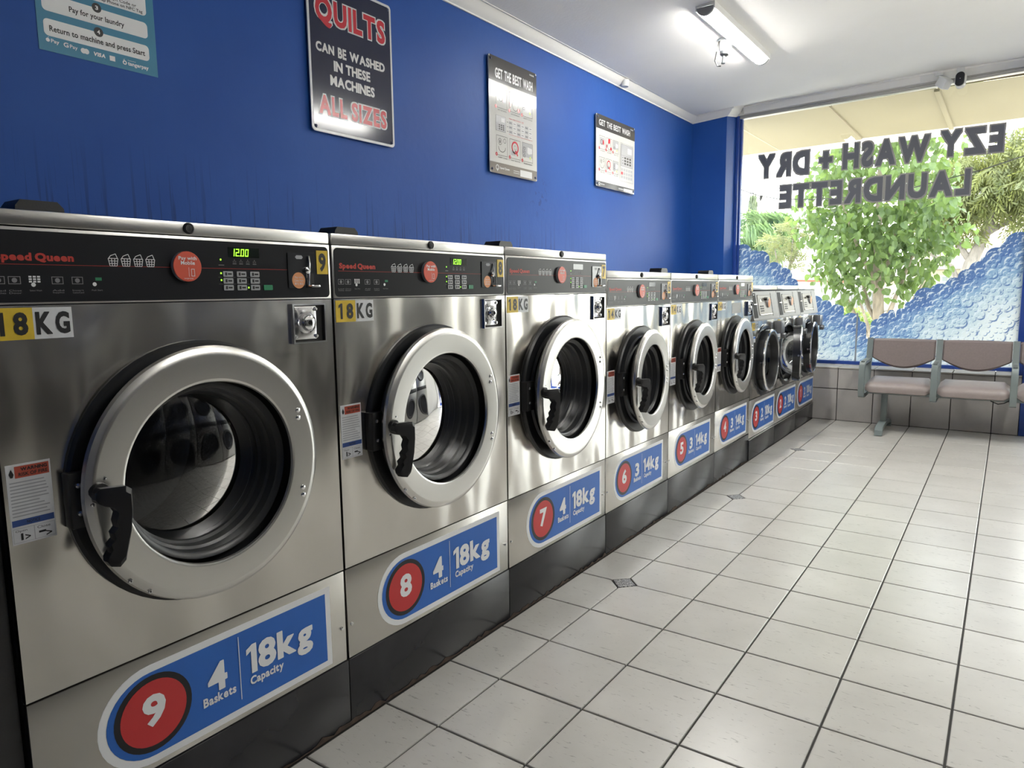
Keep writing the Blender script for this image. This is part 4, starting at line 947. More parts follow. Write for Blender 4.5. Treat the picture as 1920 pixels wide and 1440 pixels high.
MB().box(-0.215, -0.2035, 2.432, 4.44, 0.1475, 0.1535, 0.001).build('edge_strip', STEEL_TRIM, pl2)
ep = thing('end_panel', 'black filler panel closing the gap left of machine 9', 'panel', (0, 0, 0))
MB().box(-1.10, -0.225, -2.45, -2.127, 0.0, 1.30, 0.003).build('panel_board', BLACK, ep)

# ------------------------------------------------------------------ signs on the blue wall
SIGNNAVY = mat('sign_navy', (0.014, 0.018, 0.046), 0.12)
SIGNWHITE = mat('sign_white', (0.62, 0.62, 0.63), 0.22)
SIGNRED = mat('sign_red', (0.50, 0.028, 0.045), 0.22)
CHAR = mat('sign_charcoal', (0.060, 0.057, 0.056), 0.11, spec=0.3)
SATIN = mat('sign_satin', (0.56, 0.555, 0.54), 0.11, spec=0.3)
TAUPE = mat('sign_taupe', (0.24, 0.22, 0.20), 0.11, spec=0.3)
PALEGREY = mat('sign_pale_grey', (0.40, 0.40, 0.42), 0.25)
TEAL = mat('poster_teal', (0.020, 0.19, 0.32), 0.45)
SCREWBLUE = mat('sign_screw', (0.02, 0.03, 0.09), 0.4)
def sign(name, label, cat, y0, y1, z0, z1, th, mats, draw, off=0.012, screws=True):
    root = thing(name, label, cat, (XW, y0, z0))
    W, H = y1 - y0, z1 - z0
    n = off + th
    draw(root, W, H, n)
    if screws:
        for u in (0.022, W - 0.022):
            for v in (0.022, H - 0.022):
                part(('sgs', off), 'screw', lambda m: m.lathe([(-off + 0.001, 0.008), (0.003, 0.008), (0.0055, 0.005), (0.006, 0.0)], 0, 0, 12), SCREWBLUE, root, (n, u, v))
    return root
def quilts(root, W, H, n):
    part(None, 'panel', lambda m: m.m(0).prism(rrect(0, W, 0, H, 0.02), 0.012, n).m(1).prism(rrect(0.012, W - 0.012, 0.012, H - 0.012, 0.016), n - 0.001, n + 0.0005), [SIGNWHITE, SIGNNAVY], root, smooth=0)
    z = n + 0.0012
    def big(m, st, u0, u1, v0, v1):
        adv = []
        for ch in st: vs, _ = glyphs(ch if ch != ' ' else 'i', 0.03); adv.append(max(p[0] for p in vs) - min(p[0] for p in vs))
        GP = 0.085; s_ = (u1 - u0) / (sum(adv) + GP * (len(st) - 1)); u = u0
        for ch, a in zip(st, adv):
            if ch != ' ':
                g = 0.0062; lm = MB()
                lm.m(0).text(ch, u - g, u + a * s_ + g, v0 - g * (2.6 if ch == 'Q' else 1), v1 + g, z, 0.075)
                lm.m(1).text(ch, u, u + a * s_, v0 - (0.02 if ch == 'Q' else 0), v1, z + 0.0006, 0.042)
                lm.build('letter', [SIGNWHITE, SIGNRED], root, 0)
            u += a * s_ + GP * s_
    for st, a in (('QUILTS', (0.046, 0.490, 0.496, 0.606)), ('ALL SIZES', (0.046, 0.482, 0.083, 0.170))):
        big(None, st, *a)
    for st, a in (('CAN', (0.041, 0.150, 0.360, 0.403)), ('BE', (0.173, 0.225, 0.357, 0.405)), ('WASHED', (0.246, 0.482, 0.360, 0.404)), ('IN', (0.144, 0.199, 0.291, 0.338)), ('THESE', (0.219, 0.378, 0.291, 0.338)), ('MACHINES', (0.119, 0.405, 0.222, 0.270))):
        part(None, 'word', lambda m: m.text(st, *a, z, 0.042), SIGNWHITE, root, smooth=0)
sign('wall_sign', 'navy QUILTS sign with red and white lettering, biggest sign on the blue wall', 'sign', -0.350, 0.188, 1.976, 2.672, 0.006, None, quilts)

def picto(m, kind, u0, u1, v0, v1, n):
    """simplified line drawings of the washing steps"""
    w_, h = u1 - u0, v1 - v0; cu, cv = (u0 + u1) / 2, (v0 + v1) / 2
    m.m(0).frame(u0, u1, v0, v1, 0.0022, n)
    def ring(u, v, r, t, mi):
        m.m(mi); N = 20
        for i in range(N):
            a, b_ = 2 * PI * i / N, 2 * PI * (i + 1) / N
            m.face([(u + r * math.cos(a), v + r * math.sin(a)), (u + r * math.cos(b_), v + r * math.sin(b_)), (u + (r - t) * math.cos(b_), v + (r - t) * math.sin(b_)), (u + (r - t) * math.cos(a), v + (r - t) * math.sin(a))], n)
    if kind == 0:
        m.m(2).rect(u0 + 0.012 * w_ / 0.12, u1 - 0.012, v0 + 0.04 * h / 0.12, v1 - 0.012, n - 0.0003); ring(cu - 0.008, cv + 0.004, w_ * 0.2, 0.004, 0)
        m.m(1).face([(cu + 0.012, cv + h * 0.22), (cu + 0.024, cv + h * 0.22), (cu + 0.030, cv - h * 0.05), (cu + 0.014, cv - h * 0.18), (cu + 0.010, cv)], n + 0.0003)
    elif kind == 1:
        m.m(1).face([(cu - w_ * 0.12, v1 - 0.004), (cu + w_ * 0.22, v1 - 0.004), (cu + w_ * 0.2, cv + h * 0.12), (cu - w_ * 0.16, cv + h * 0.1)], n + 0.0003)
        ring(cu + w_ * 0.05, cv - h * 0.12, w_ * 0.28, 0.003, 0)
        m.m(1).face([(u0 + 0.005, cv), (u0 + 0.022, cv - h * 0.1), (u0 + 0.014, cv - h * 0.3), (u0 + 0.005, cv - h * 0.32)], n + 0.0003); m.disc(u1 - 0.016, v0 + 0.022, 0.014, n + 0.0003, 10)
    elif kind == 2 or kind == 5:
        m.m(2).rect(u0 + 0.004, u1 - 0.004, v0 + 0.03, v1 - 0.004, n - 0.0003)
        m.m(3).face([(cu, v1 - h * 0.2), (u1 - 0.008, v1 - h * 0.25), (u1 - 0.008, cv), (cu + w_ * 0.1, cv - h * 0.08), (cu - w_ * 0.02, cv)], n + 0.0002)
        m.m(0)
        for i in range(3 if kind == 5 else 1): m.frame(u0 + 0.012, u0 + 0.036, cv + h * (0.2 if kind == 5 else -0.1) - i * h * 0.2 - 0.008, cv + h * (0.2 if kind == 5 else -0.1) - i * h * 0.2 + 0.008, 0.003, n + 0.0003)
        m.m(4).disc(u1 - 0.03, cv - h * 0.25, 0.010, n + 0.0003, 10)
    elif kind == 3:
        for a, b_, r in ((-0.18, 0.2, 0.17), (0.25, 0.28, 0.12)): ring(cu + w_ * a, cv + h * b_, w_ * r, 0.0025, 0)
        m.m(0).text('$', cu - w_ * 0.24, cu - w_ * 0.12, cv + h * 0.12, cv + h * 0.28, n, 0.02)
        m.m(0)
        for k in range(6):
            a = PI * (1.0 + k / 6.0); b_ = PI * (1.0 + (k + 1) / 6.0)
            m.face([(cu + w_ * 0.34 * math.cos(a), cv - h * 0.05 + h * 0.28 * math.sin(a)), (cu + w_ * 0.34 * math.cos(b_), cv - h * 0.05 + h * 0.28 * math.sin(b_)), (cu + w_ * 0.31 * math.cos(b_), cv - h * 0.05 + h * 0.25 * math.sin(b_)), (cu + w_ * 0.31 * math.cos(a), cv - h * 0.05 + h * 0.25 * math.sin(a))], n)
    elif kind == 4:
        ring(cu, cv + h * 0.08, w_ * 0.33, w_ * 0.09, 1); ring(cu, cv + h * 0.08, w_ * 0.12, 0.002, 0)
        m.m(1).face([(cu - 0.004, cv - h * 0.08), (cu + 0.012, cv - h * 0.05), (cu + w_ * 0.28, cv - h * 0.3), (cu + w_ * 0.2, cv - h * 0.34)], n + 0.0003)
        m.m(2).rect(u0 + 0.015, cu, v0 + 0.02, v0 + 0.05, n)
LIME = mat('pictogram_lime', (0.45, 0.55, 0.18), 0.3)
PM = [CHAR, SIGNRED, PALEGREY, SIGNWHITE, LIME, TAUPE]
def keypad(m, u0, u1, v0, v1, n):
    w_, h = u1 - u0, v1 - v0
    m.m(2).rect(u0, u1, v0, v1, n); m.m(0).frame(u0, u1, v0, v1, 0.0015, n + 0.0003); m.rect(u0, u1, v0 + h * 0.49, v0 + h * 0.497, n + 0.0003)
    m.m(3).rect(u0 + w_ * 0.55, u0 + w_ * 0.9, v0 + h * 0.62, v0 + h * 0.88, n + 0.0003)
    m.m(0)
    for i in range(3):
        for j in range(3): m.rect(u0 + w_ * (0.28 + 0.21 * j), u0 + w_ * (0.42 + 0.21 * j), v0 + h * (0.1 + 0.13 * i), v0 + h * (0.18 + 0.13 * i), n + 0.0004)
        m.rect(u0 + w_ * 0.1, u0 + w_ * 0.2, v0 + h * (0.13 + 0.13 * i), v0 + h * (0.15 + 0.13 * i), n + 0.0003)
def board(root, W, H, n, head_, foot, boxes, port):
    part(None, 'panel', lambda m: m.m(0).prism(rrect(0, W, 0, H, 0.012), 0.014, n).m(1).rect(0.0, W, H - head_, H - 0.012, n + 0.0004).rect(0.012, W - 0.012, H - 0.012, H, n + 0.0004).m(2).rect(0.0, W, 0.012, foot, n + 0.0004).rect(0.012, W - 0.012, 0.0, 0.012, n + 0.0004), [SATIN, CHAR, TAUPE if port else CHAR], root, smooth=0)
    z = n + 0.0010
    a, L_ = boxes['t'][0], boxes['t'][4]
    for st, q0, q1 in (('GET', 0.0, 0.19), ('THE', 0.235, 0.41), ('BEST', 0.45, 0.69), ('WASH', 0.73, 1.0)):
        part(None, 'word', lambda m: m.text(st, a + L_ * q0, a + L_ * q1, boxes['t'][2], boxes['t'][3], z, 0.026), SIGNWHITE, root, smooth=0)
    part(None, 'word', lambda m: m.text('WASHER', W - 0.085, W - 0.028, H - 0.028, H - 0.018, z, 0.02), SIGNWHITE, root, smooth=0)
    ul, vl, hl = boxes['logo']
    def logo(m):
        for i in range(16):
            a0, b0 = 2 * PI * i / 16, 2 * PI * (i + 1) / 16; r = hl / 2
            m.face([(ul + r * math.cos(a0), vl + r * math.sin(a0)), (ul + r * math.cos(b0), vl + r * math.sin(b0)), (ul + r * 0.68 * math.cos(b0), vl + r * 0.68 * math.sin(b0)), (ul + r * 0.68 * math.cos(a0), vl + r * 0.68 * math.sin(a0))], z)
        return m.rect(ul - hl * 0.08, ul + hl * 0.08, vl - hl * 0.7, vl - hl * 0.2, z)
    part(None, 'logo', logo, SIGNWHITE, root, smooth=0)
    part(None, 'brand_lettering', lambda m: m.text('Speed Queen', ul + hl * 0.8, ul + hl * 0.8 + boxes['lw'], vl - hl * 0.28, vl + hl * 0.22, z, 0.03), SIGNWHITE, root, smooth=0)
    part(None, 'blank_label', lambda m: m.rect(*boxes['plate'], z), SIGNWHITE, root, smooth=0)
    pa, pb, pc, pd = boxes['plate']
    for k in (0.3, 0.6): part(None, 'small_print', lambda m: m.rect(pa - (pb - pa) * 0.55, pa - 0.008, pc + (pd - pc) * k, pc + (pd - pc) * k + 0.003, z), SIGNWHITE, root, smooth=0)
    for k, (a, b_, c, d) in enumerate(boxes['pics']):
        def pic(m):
            picto(m, k, a, b_, c, d, z)
            m.m(1).disc(a, c + 0.004, 0.011, z + 0.0005, 14)
            m.m(3).text(str(k + 1), a - 0.003, a + 0.003, c - 0.002, c + 0.010, z + 0.0009, 0.02)
            m.m(0).text(('LOAD YOUR LAUNDRY', 'ADD DETERGENT', 'SELECT CYCLE', 'INSERT COINS', 'SHUT THE DOOR', 'PRESS START')[k], a + 0.018, b_ - 0.004, c - 0.016, c - 0.009, z, 0.01)
            return m
        part(None, 'pictogram', pic, PM, root, smooth=0)
    return z
def portrait(root, W, H, n):
    X = lambda y: y - 1.020; Zz = lambda v: v - 1.962
    px = [(0.070, 0.190), (0.214, 0.336), (0.357, 0.482)]
    z = board(root, W, H, n, 0.146, 0.066, dict(t=(0.066, 0.484, 0.572, 0.632, 0.420), logo=(0.078, 0.036, 0.034), lw=0.105, plate=(0.332, 0.472, 0.010, 0.052), pics=[(a, b_, 0.398, 0.518) for a, b_ in px] + [(a, b_, 0.112, 0.232) for a, b_ in px]), True)
    def table(m):
        keypad(m, 0.067, 0.172, 0.259, 0.352, z); m.m(1).text('WHAT WASH CYCLE DO I USE?', 0.210, 0.375, 0.349, 0.357, z, 0.01)
        for i in range(3):
            for j in range(6):
                m.m(2 if j % 2 == 0 else 3).rect(0.208 + j * 0.046, 0.246 + j * 0.046, 0.318 - i * 0.028, 0.338 - i * 0.028, z); m.m(0).rect(0.213 + j * 0.046, 0.238 + j * 0.046, 0.3265 - i * 0.028, 0.3295 - i * 0.028, z + 0.0003)
            m.rect(0.186, 0.202, 0.3265 - i * 0.028, 0.3295 - i * 0.028, z)
        m.m(1).text('Press key on your washer to select cycle and temperature', 0.208, 0.480, 0.252, 0.259, z, 0.005)
        return m
    part(None, 'cycle_table', table, PM, root, smooth=0)
sign('instruction_board', 'portrait silver instruction board headed GET THE BEST WASH, second sign from the window', 'sign', 1.020, 1.554, 1.962, 2.658, 0.005, None, portrait, off=0.014)
def landscape(root, W, H, n):
    px = [(0.050, 0.146), (0.163, 0.262), (0.282, 0.379)]
    z = board(root, W, H, n, 0.106, 0.042, dict(t=(0.044, 0.590, 0.462, 0.507, 0.546), logo=(0.055, 0.022, 0.022), lw=0.07, plate=(0.480, 0.650, 0.008, 0.030), pics=[(a, b_, 0.287, 0.386) for a, b_ in px] + [(a, b_, 0.125, 0.226) for a, b_ in px]), False)
    def table(m):
        keypad(m, 0.425, 0.648, 0.205, 0.380, z); m.m(0).frame(0.418, 0.656, 0.085, 0.388, 0.0015, z); m.rect(0.400, 0.4015, 0.07, 0.395, z)
        for i in range(3):
            for j in range(5): m.m(1 if (i, j) == (1, 0) else 2).rect(0.430 + j * 0.044, 0.464 + j * 0.044, 0.168 - i * 0.03, 0.190 - i * 0.03, z)
        return m
    part(None, 'cycle_table', table, PM, root, smooth=0)
sign('instruction_board', 'landscape silver GET THE BEST WASH board, the sign nearest the window', 'sign', 2.396, 3.078, 2.030, 2.572, 0.005, None, landscape, off=0.014)

def payposter(root, W, H, n):
    part(None, 'sheet', lambda m: m.box(0.0005, n, 0, W, 0, H), TEAL, root, smooth=0)
    z = n + 0.0005; X = lambda y: y + 1.468; V = lambda v: v - 2.046
    def pads(m):
        m.prism(rrect(X(-1.449), X(-1.092), V(2.096), V(2.151), 0.014), n, z); m.prism(rrect(X(-1.449), X(-1.092), V(2.176), V(2.232), 0.014), n, z); m.prism(rrect(X(-1.449), X(-1.092), V(2.256), V(2.49), 0.014), n, z)
        return m
    part(None, 'step_panel', pads, WHITE, root, smooth=0)
    part(None, 'step_number', lambda m: m.m(0).disc(X(-1.271), V(2.152), 0.016, z + 0.0004).disc(X(-1.271), V(2.233), 0.016, z + 0.0004).m(1).text('4', X(-1.276), X(-1.266), V(2.145), V(2.159), z + 0.0009, 0.03).text('3', X(-1.276), X(-1.266), V(2.226), V(2.240), z + 0.0009, 0.03), [INK, WHITE], root, smooth=0)
    part(None, 'photo', lambda m: m.rect(X(-1.30), X(-1.130), V(2.305), V(2.47), z + 0.0003), mat('poster_photo', (0.45, 0.36, 0.24), 0.5), root, smooth=0)
    for st, y0_, y1_, za_, zb_, bw in (('Pay for your laundry', -1.364, -1.178, 2.187, 2.211, 0.022), ('Return to machine and press Start', -1.432, -1.108, 2.106, 2.131, 0.022), ('Scan QR Code or', -1.255, -1.128, 2.275, 2.288, 0.012), ('Tap Phone on NFC Tag', -1.262, -1.106, 2.259, 2.273, 0.012)):
        part(None, 'text_line', lambda m: m.text(st, X(y0_), X(y1_), V(za_), V(zb_), z + 0.0006, bw), INK, root, smooth=0)
    mk = []
    mk.append(MB().disc(X(-1.4395), V(2.082), 0.0062, z, 14).face([(X(-1.440), V(2.089)), (X(-1.4365), V(2.093)), (X(-1.436), V(2.0905))], z).text('Pay', X(-1.430), X(-1.404), V(2.072), V(2.088), z, 0.022))
    mk.append(MB().text('G', X(-1.391), X(-1.375), V(2.072), V(2.0875), z, 0.03).text('Pay', X(-1.371), X(-1.346), V(2.069), V(2.085), z, 0.012))
    mk.append(MB().disc(X(-1.3275), V(2.075), 0.009, z, 18).disc(X(-1.3175), V(2.075), 0.009, z + 0.0002, 18))
    mk.append(MB().text('VISA', X(-1.295), X(-1.254), V(2.068), V(2.0815), z, 0.045, shear=0.15)); mk.append(MB().rect(X(-1.239), X(-1.220), V(2.065), V(2.082), z))
    mk.append(MB().lathe([(z, 0.0075), (z, 0.0038)], X(-1.186), V(2.0705), 16).face([(X(-1.192), V(2.080)), (X(-1.187), V(2.079)), (X(-1.184), V(2.083))], z).text('tangerpay', X(-1.175), X(-1.098), V(2.060), V(2.076), z, 0.03).text('Powered by', X(-1.174), X(-1.145), V(2.0785), V(2.083), z, 0.0))
    for m_ in mk: m_.build('payment_mark', WHITE, root, 0)
sign('payment_poster', 'teal payment steps poster with white panels, cut off at the top left', 'poster', -1.468, -1.063, 2.046, 2.62, 0.0005, None, payposter, off=0.001, screws=False)

# ------------------------------------------------------------------ ceiling and cornice fittings
TUBEM = mat('tube_diffuser', (0.9, 0.95, 0.92), 0.4, emit=(1.0, 0.985, 0.93), estr=TUBE)
PLASTIC = mat('white_plastic', (0.70, 0.70, 0.68), 0.4)
GREYCAP = mat('grey_end_cap', (0.20, 0.20, 0.21), 0.5)
def tube_light(x, y0, y1, label):
    z = ceil_z(x)
    root = thing('ceiling_light', label, 'ceiling light', (x, (y0 + y1) / 2, z), 'tube lights on the ceiling')
    L_ = (y1 - y0) / 2; N = 14
    arc = lambda r, a0, a1: [(r * math.cos(a0 + (a1 - a0) * i / N), -0.018 + r * 0.9 * math.sin(a0 + (a1 - a0) * i / N)) for i in range(N + 1)]
    def extr(m, P, ya, yb):
        k = len(P); vs = [(u, ya, v) for u, v in P] + [(u, yb, v) for u, v in P]
        return m.add(vs, [tuple(range(k)), tuple(range(2 * k - 1, k - 1, -1))] + [(i, k + i, k + (i + 1) % k, (i + 1) % k) for i in range(k)])
    extr(MB(), [(-0.062, 0.006), (-0.062, -0.036), (-0.053, -0.036), (-0.053, -0.016), (0.053, -0.016), (0.053, -0.036), (0.062, -0.036), (0.062, 0.006)], -L_, L_).build('housing', PLASTIC, root)
    extr(MB(), arc(0.050, PI, 2 * PI), -L_ + 0.022, L_ - 0.022).build('diffuser', TUBEM, root)
    for s_ in (-1, 1):
        a, b_ = sorted((s_ * L_, s_ * (L_ - 0.022)))
        extr(MB(), arc(0.055, PI, 2 * PI), a, b_).build('end_cap', GREYCAP, root)
    return root
tube_light(-0.40, 1.89, 3.12, 'lit white tube light on the ceiling near the blue wall')
tube_light(1.75, 1.85, 3.08, 'lit white tube light on the right half of the ceiling')

tube_light(2.10, -0.95, 0.28, 'lit white tube light on the ceiling behind the viewer')

z = ceil_z(-0.5)
bd = thing('ceiling_camera', 'small pale dome fitting with a dark nozzle hanging beside the tube light', 'camera', (-0.505, 2.56, z))
MB().tube([(0, 0, 0.004), (0, 0, -0.012)], [0.045, 0.045], 20).tube([(0, 0, -0.012), (0.01, -0.005, -0.035), (0.014, -0.01, -0.075), (0.012, -0.014, -0.095)], [0.030, 0.042, 0.042, 0.026], 18).build('housing', PLASTIC, bd)
MB().tube([(0.012, -0.014, -0.092), (0.011, -0.016, -0.112), (0.010, -0.018, -0.122)], [0.032, 0.030, 0.016], 16).tube([(0.010, -0.018, -0.12), (0.006, -0.02, -0.165)], [0.011, 0.010], 10).tube([(0.006, -0.02, -0.165), (0.006, -0.02, -0.172)], [0.015, 0.013], 10).build('nozzle', mat('dark_fitting', (0.05, 0.055, 0.06), 0.4), bd)
MB().tube([(-0.02, -0.035, -0.02), (-0.035, -0.045, -0.09), (-0.045, -0.045, -0.15), (-0.03, -0.035, -0.185), (-0.008, -0.025, -0.186)], 0.0045, 6).build('cable', BLACK, bd)

sn = thing('motion_sensor', 'small white motion sensor stuck on the cornice above the blue wall', 'sensor', (-1.385, 2.80, 2.842))
MB().add([(0.03 * math.cos(a) + 0.005 * t, 0.032 * math.sin(a), 0.052 * t) for t in (0, 1) for a in [2 * PI * i / 20 for i in range(20)]], [tuple(range(19, -1, -1)), tuple(range(20, 40))] + [(i, (i + 1) % 20, 20 + (i + 1) % 20, 20 + i) for i in range(20)]).build('housing', PLASTIC, sn)
MB().box(-0.045, 0.0, -0.02, 0.02, 0.012, 0.045, 0.003).build('bracket', PLASTIC, sn)

sc1 = thing('security_camera', 'white cube security camera tilted down from the window head', 'camera', (0.645, 4.66, 2.985))
MB().tube([(0, 0, 0.03), (0, 0, 0.012)], [0.034, 0.030], 16).tube([(0, 0, 0.015), (0.012, -0.012, -0.012)], [0.010, 0.009], 10).build('mount', PLASTIC, sc1)
T = Matrix.Translation((0.040, -0.02, -0.055)) @ Matrix.Rotation(math.radians(-35), 4, 'Z') @ Matrix.Rotation(math.radians(38), 4, 'Y')
MB().box(-0.046, 0.046, -0.042, 0.042, -0.042, 0.042, 0.012, T).build('housing', PLASTIC, sc1)
MB().box(-0.050, -0.044, -0.030, 0.030, -0.018, 0.018, 0.004, T).build('lens', BLACKGLOSS, sc1)
sc2 = thing('security_camera', 'upright security camera with a black oval face beside the cube camera', 'camera', (0.798, 4.66, 2.995))
MB().tube([(0, 0.02, 0.04), (0, 0, 0.0)], [0.030, 0.022], 14).build('mount', PLASTIC, sc2)
def pill(m, hw, hh, y0, y1):
    P = [(hw * math.cos(a), (hh - hw) * (1 if 0 <= a <= PI else -1) + hw * math.sin(a)) for a in [2 * PI * i / 28 for i in range(28)]]
    k = 28; return m.add([(u, y0, v) for u, v in P] + [(u, y1, v) for u, v in P], [tuple(range(k)), tuple(range(2 * k - 1, k - 1, -1))] + [(i, k + i, k + (i + 1) % k, (i + 1) % k) for i in range(k)])
o = pill(MB(), 0.038, 0.066, -0.012, 0.035).build('housing', PLASTIC, sc2); o.location = (0.002, -0.01, -0.055); o.rotation_euler = (math.radians(-12), 0, math.radians(-8))
o = pill(MB(), 0.033, 0.060, -0.016, -0.010).build('face', BLACKGLOSS, sc2); o.location = (0.002, -0.01, -0.055); o.rotation_euler = (math.radians(-12), 0, math.radians(-8))
o = MB().lathe([(0, 0.004), (0.001, 0)], 0, 0, 10, Matrix.Rotation(math.radians(-90), 4, 'Z')).build('lens', CHROME, sc2); o.location = (0.002, -0.028, -0.05)

# ------------------------------------------------------------------ waiting bench
BENCHM = mat('bench_grey_green', (0.20, 0.235, 0.235), 0.38, 0.1, var=0.04)
FABRIC = mat('taupe_fabric', (0.20, 0.163, 0.157), 0.62, var=0.06, vscale=80, bump=0.15, bscale=400)
SEATM = mat('taupe_vinyl', (0.30, 0.255, 0.245), 0.34, var=0.05, vscale=20, bump=0.08, bscale=200)
be = thing('bench_seat', 'three-seat waiting bench in taupe with grey-green metal arms under the window', 'bench', (0, 0, 0))
SX = [0.26, 0.783, 1.307, 1.83]; PW = 0.044; YFt = 3.90
def bar(m, P, w0, w1, r):
    """a flat bar following points (y,z) of half thickness r, between x = w0 and w1"""
    P = [Vector(p) for p in P]; k = len(P); L_ = []; R_ = []
    for i, p in enumerate(P):
        d0 = (P[i] - P[i - 1]).normalized() if i else (P[1] - P[0]).normalized(); d1 = (P[i + 1] - P[i]).normalized() if i < k - 1 else d0
        t = (d0 + d1).normalized(); nn = Vector((-t.y, t.x)) * (r / max(0.5, t.dot(d0))); L_.append(p + nn); R_.append(p - nn)
    vs = []
    for i in range(k): vs += [(w0, L_[i].x, L_[i].y), (w1, L_[i].x, L_[i].y), (w1, R_[i].x, R_[i].y), (w0, R_[i].x, R_[i].y)]
    fs = [(0, 1, 2, 3), tuple(4 * (k - 1) + q for q in (3, 2, 1, 0))]
    for i in range(k - 1):
        a, b_ = 4 * i, 4 * i + 4
        for q in range(4): fs.append((a + q, b_ + q, b_ + (q + 1) % 4, a + (q + 1) % 4))
    return m.add(vs, fs)
for i, x in enumerate(SX):
    m_ = MB()
    bar(m_, [(4.285, 0.785), (4.262, 0.64), (4.235, 0.56), (4.215, 0.44), (4.20, 0.36), (4.16, 0.325), (3.98, 0.318)], x, x + PW, 0.017)          # back upright turning under the seat
    bar(m_, [(4.255, 0.605), (4.20, 0.602), (3.95, 0.597), (3.915, 0.588), (3.902, 0.565), (3.900, 0.45), (3.900, 0.355), (3.910, 0.325), (3.94, 0.315), (4.02, 0.318)], x, x + PW, 0.0125)   # arm and front post
    m_.build('arm_frame', BENCHM, be)
    MB().box(x + 0.008, x + PW - 0.008, 3.925, 4.20, 0.604, 0.613, 0.003).build('arm_pad', mat('arm_pad_dark', (0.12, 0.135, 0.135), 0.5) if i == 0 else bpy.data.materials['arm_pad_dark'], be)
def cushion(m, x0, x1):
    NX, NY = 14, 10; vs = []; P = []
    def sec(t):   # closed section in (y,z), rounded front
        Yf, Yb = 3.925, 4.255
        return [(Yb, 0.39), (Yb, 0.452), (Yb - 0.03, 0.463), (Yb - 0.12, 0.457), (4.05, 0.448), (3.985, 0.438), (3.948, 0.428), (Yf + 0.006, 0.410), (Yf - 0.005, 0.385), (Yf, 0.355), (Yf + 0.03, 0.345), (4.10, 0.352)]
    k = len(sec(0))
    for i in range(NX + 1):
        t = i / NX; e = min(t, 1 - t) * (x1 - x0); q = 1 - max(0, 1 - e / 0.035) ** 2
        for y, z in sec(t):
            cy, cz_ = 4.09, 0.40
            vs.append((x0 + (x1 - x0) * t, cy + (y - cy) * (0.93 + 0.07 * q), cz_ + (z - cz_) * (0.55 + 0.45 * q)))
    fs = [tuple(range(k - 1, -1, -1)), tuple(NX * k + i for i in range(k))]
    for i in range(NX):
        for j in range(k): fs.append((i * k + j, i * k + (j + 1) % k, (i + 1) * k + (j + 1) % k, (i + 1) * k + j))
    return m.add(vs, fs)
def backpad(m, x0, x1):
    NX, NZ = 40, 14; W = x1 - x0; th = 0.028; vs = []
    for side in (0, 1):
        for i in range(NX + 1):
            t = i / NX; u = 2 * t - 1; lo = 0.535 + 0.085 * u * u * (1.15 - 0.15 * u * u); hi = 0.786 - 0.004 * u * u
            for j in range(NZ + 1):
                s_ = j / NZ; z = lo + (hi - lo) * s_
                e = min(1.0, min(t * W, (1 - t) * W) / 0.010, min(s_, 1 - s_) * (hi - lo) / 0.018); bul = th * math.sqrt(max(0.0, 1 - (1 - e) ** 2)) 
                yb_ = 4.225 + (z - 0.55) * 0.17 + 0.018 * (1 - u * u)
                vs.append((x0 + W * t, yb_ + (0.5 * th * 0 - (bul if side == 0 else -0.012 * e)), z))
    k = (NX + 1) * (NZ + 1); fs = []
    I = lambda s_, i, j: s_ * k + i * (NZ + 1) + j
    for i in range(NX):
        for j in range(NZ):
            fs.append((I(0, i, j), I(0, i + 1, j), I(0, i + 1, j + 1), I(0, i, j + 1))); fs.append((I(1, i, j), I(1, i, j + 1), I(1, i + 1, j + 1), I(1, i + 1, j)))
    for i in range(NX):
        fs.append((I(0, i, 0), I(1, i, 0), I(1, i + 1, 0), I(0, i + 1, 0))); fs.append((I(0, i, NZ), I(0, i + 1, NZ), I(1, i + 1, NZ), I(1, i, NZ)))
    for j in range(NZ):
        fs.append((I(0, 0, j), I(0, 0, j + 1), I(1, 0, j + 1), I(1, 0, j))); fs.append((I(0, NX, j), I(1, NX, j), I(1, NX, j + 1), I(0, NX, j + 1)))
    return m.add(vs, fs)
for x0, x1 in zip(SX, SX[1:]):
    cushion(MB(), x0 + PW + 0.003, x1 - 0.003).build('seat', SEATM, be, 50)
    backpad(MB(), x0 + PW + 0.002, x1 - 0.002).build('backrest', FABRIC, be, 50)
MB().box(0.285, 1.86, 4.10, 4.16, 0.318, 0.352, 0.004).build('beam', BENCHM, be)
for x in (0.405, 1.66):
    m_ = MB().box(x + 0.006, x + 0.052, 4.105, 4.155, 0.05, 0.33, 0.006)
    bar(m_, [(3.865, 0.0), (3.872, 0.035), (3.91, 0.058), (4.06, 0.072), (4.20, 0.070), (4.35, 0.058), (4.395, 0.035), (4.402, 0.0)], x, x + 0.058, 0.016)
    m_.build('leg', BENCHM, be)
MB().tube([(1.16, 4.12, 0.35), (1.19, 4.10, 0.318), (1.235, 4.09, 0.300), (1.275, 4.09, 0.310), (1.31, 4.09, 0.335)], 0.004, 6).build('dangling_wire', BLACK, be)

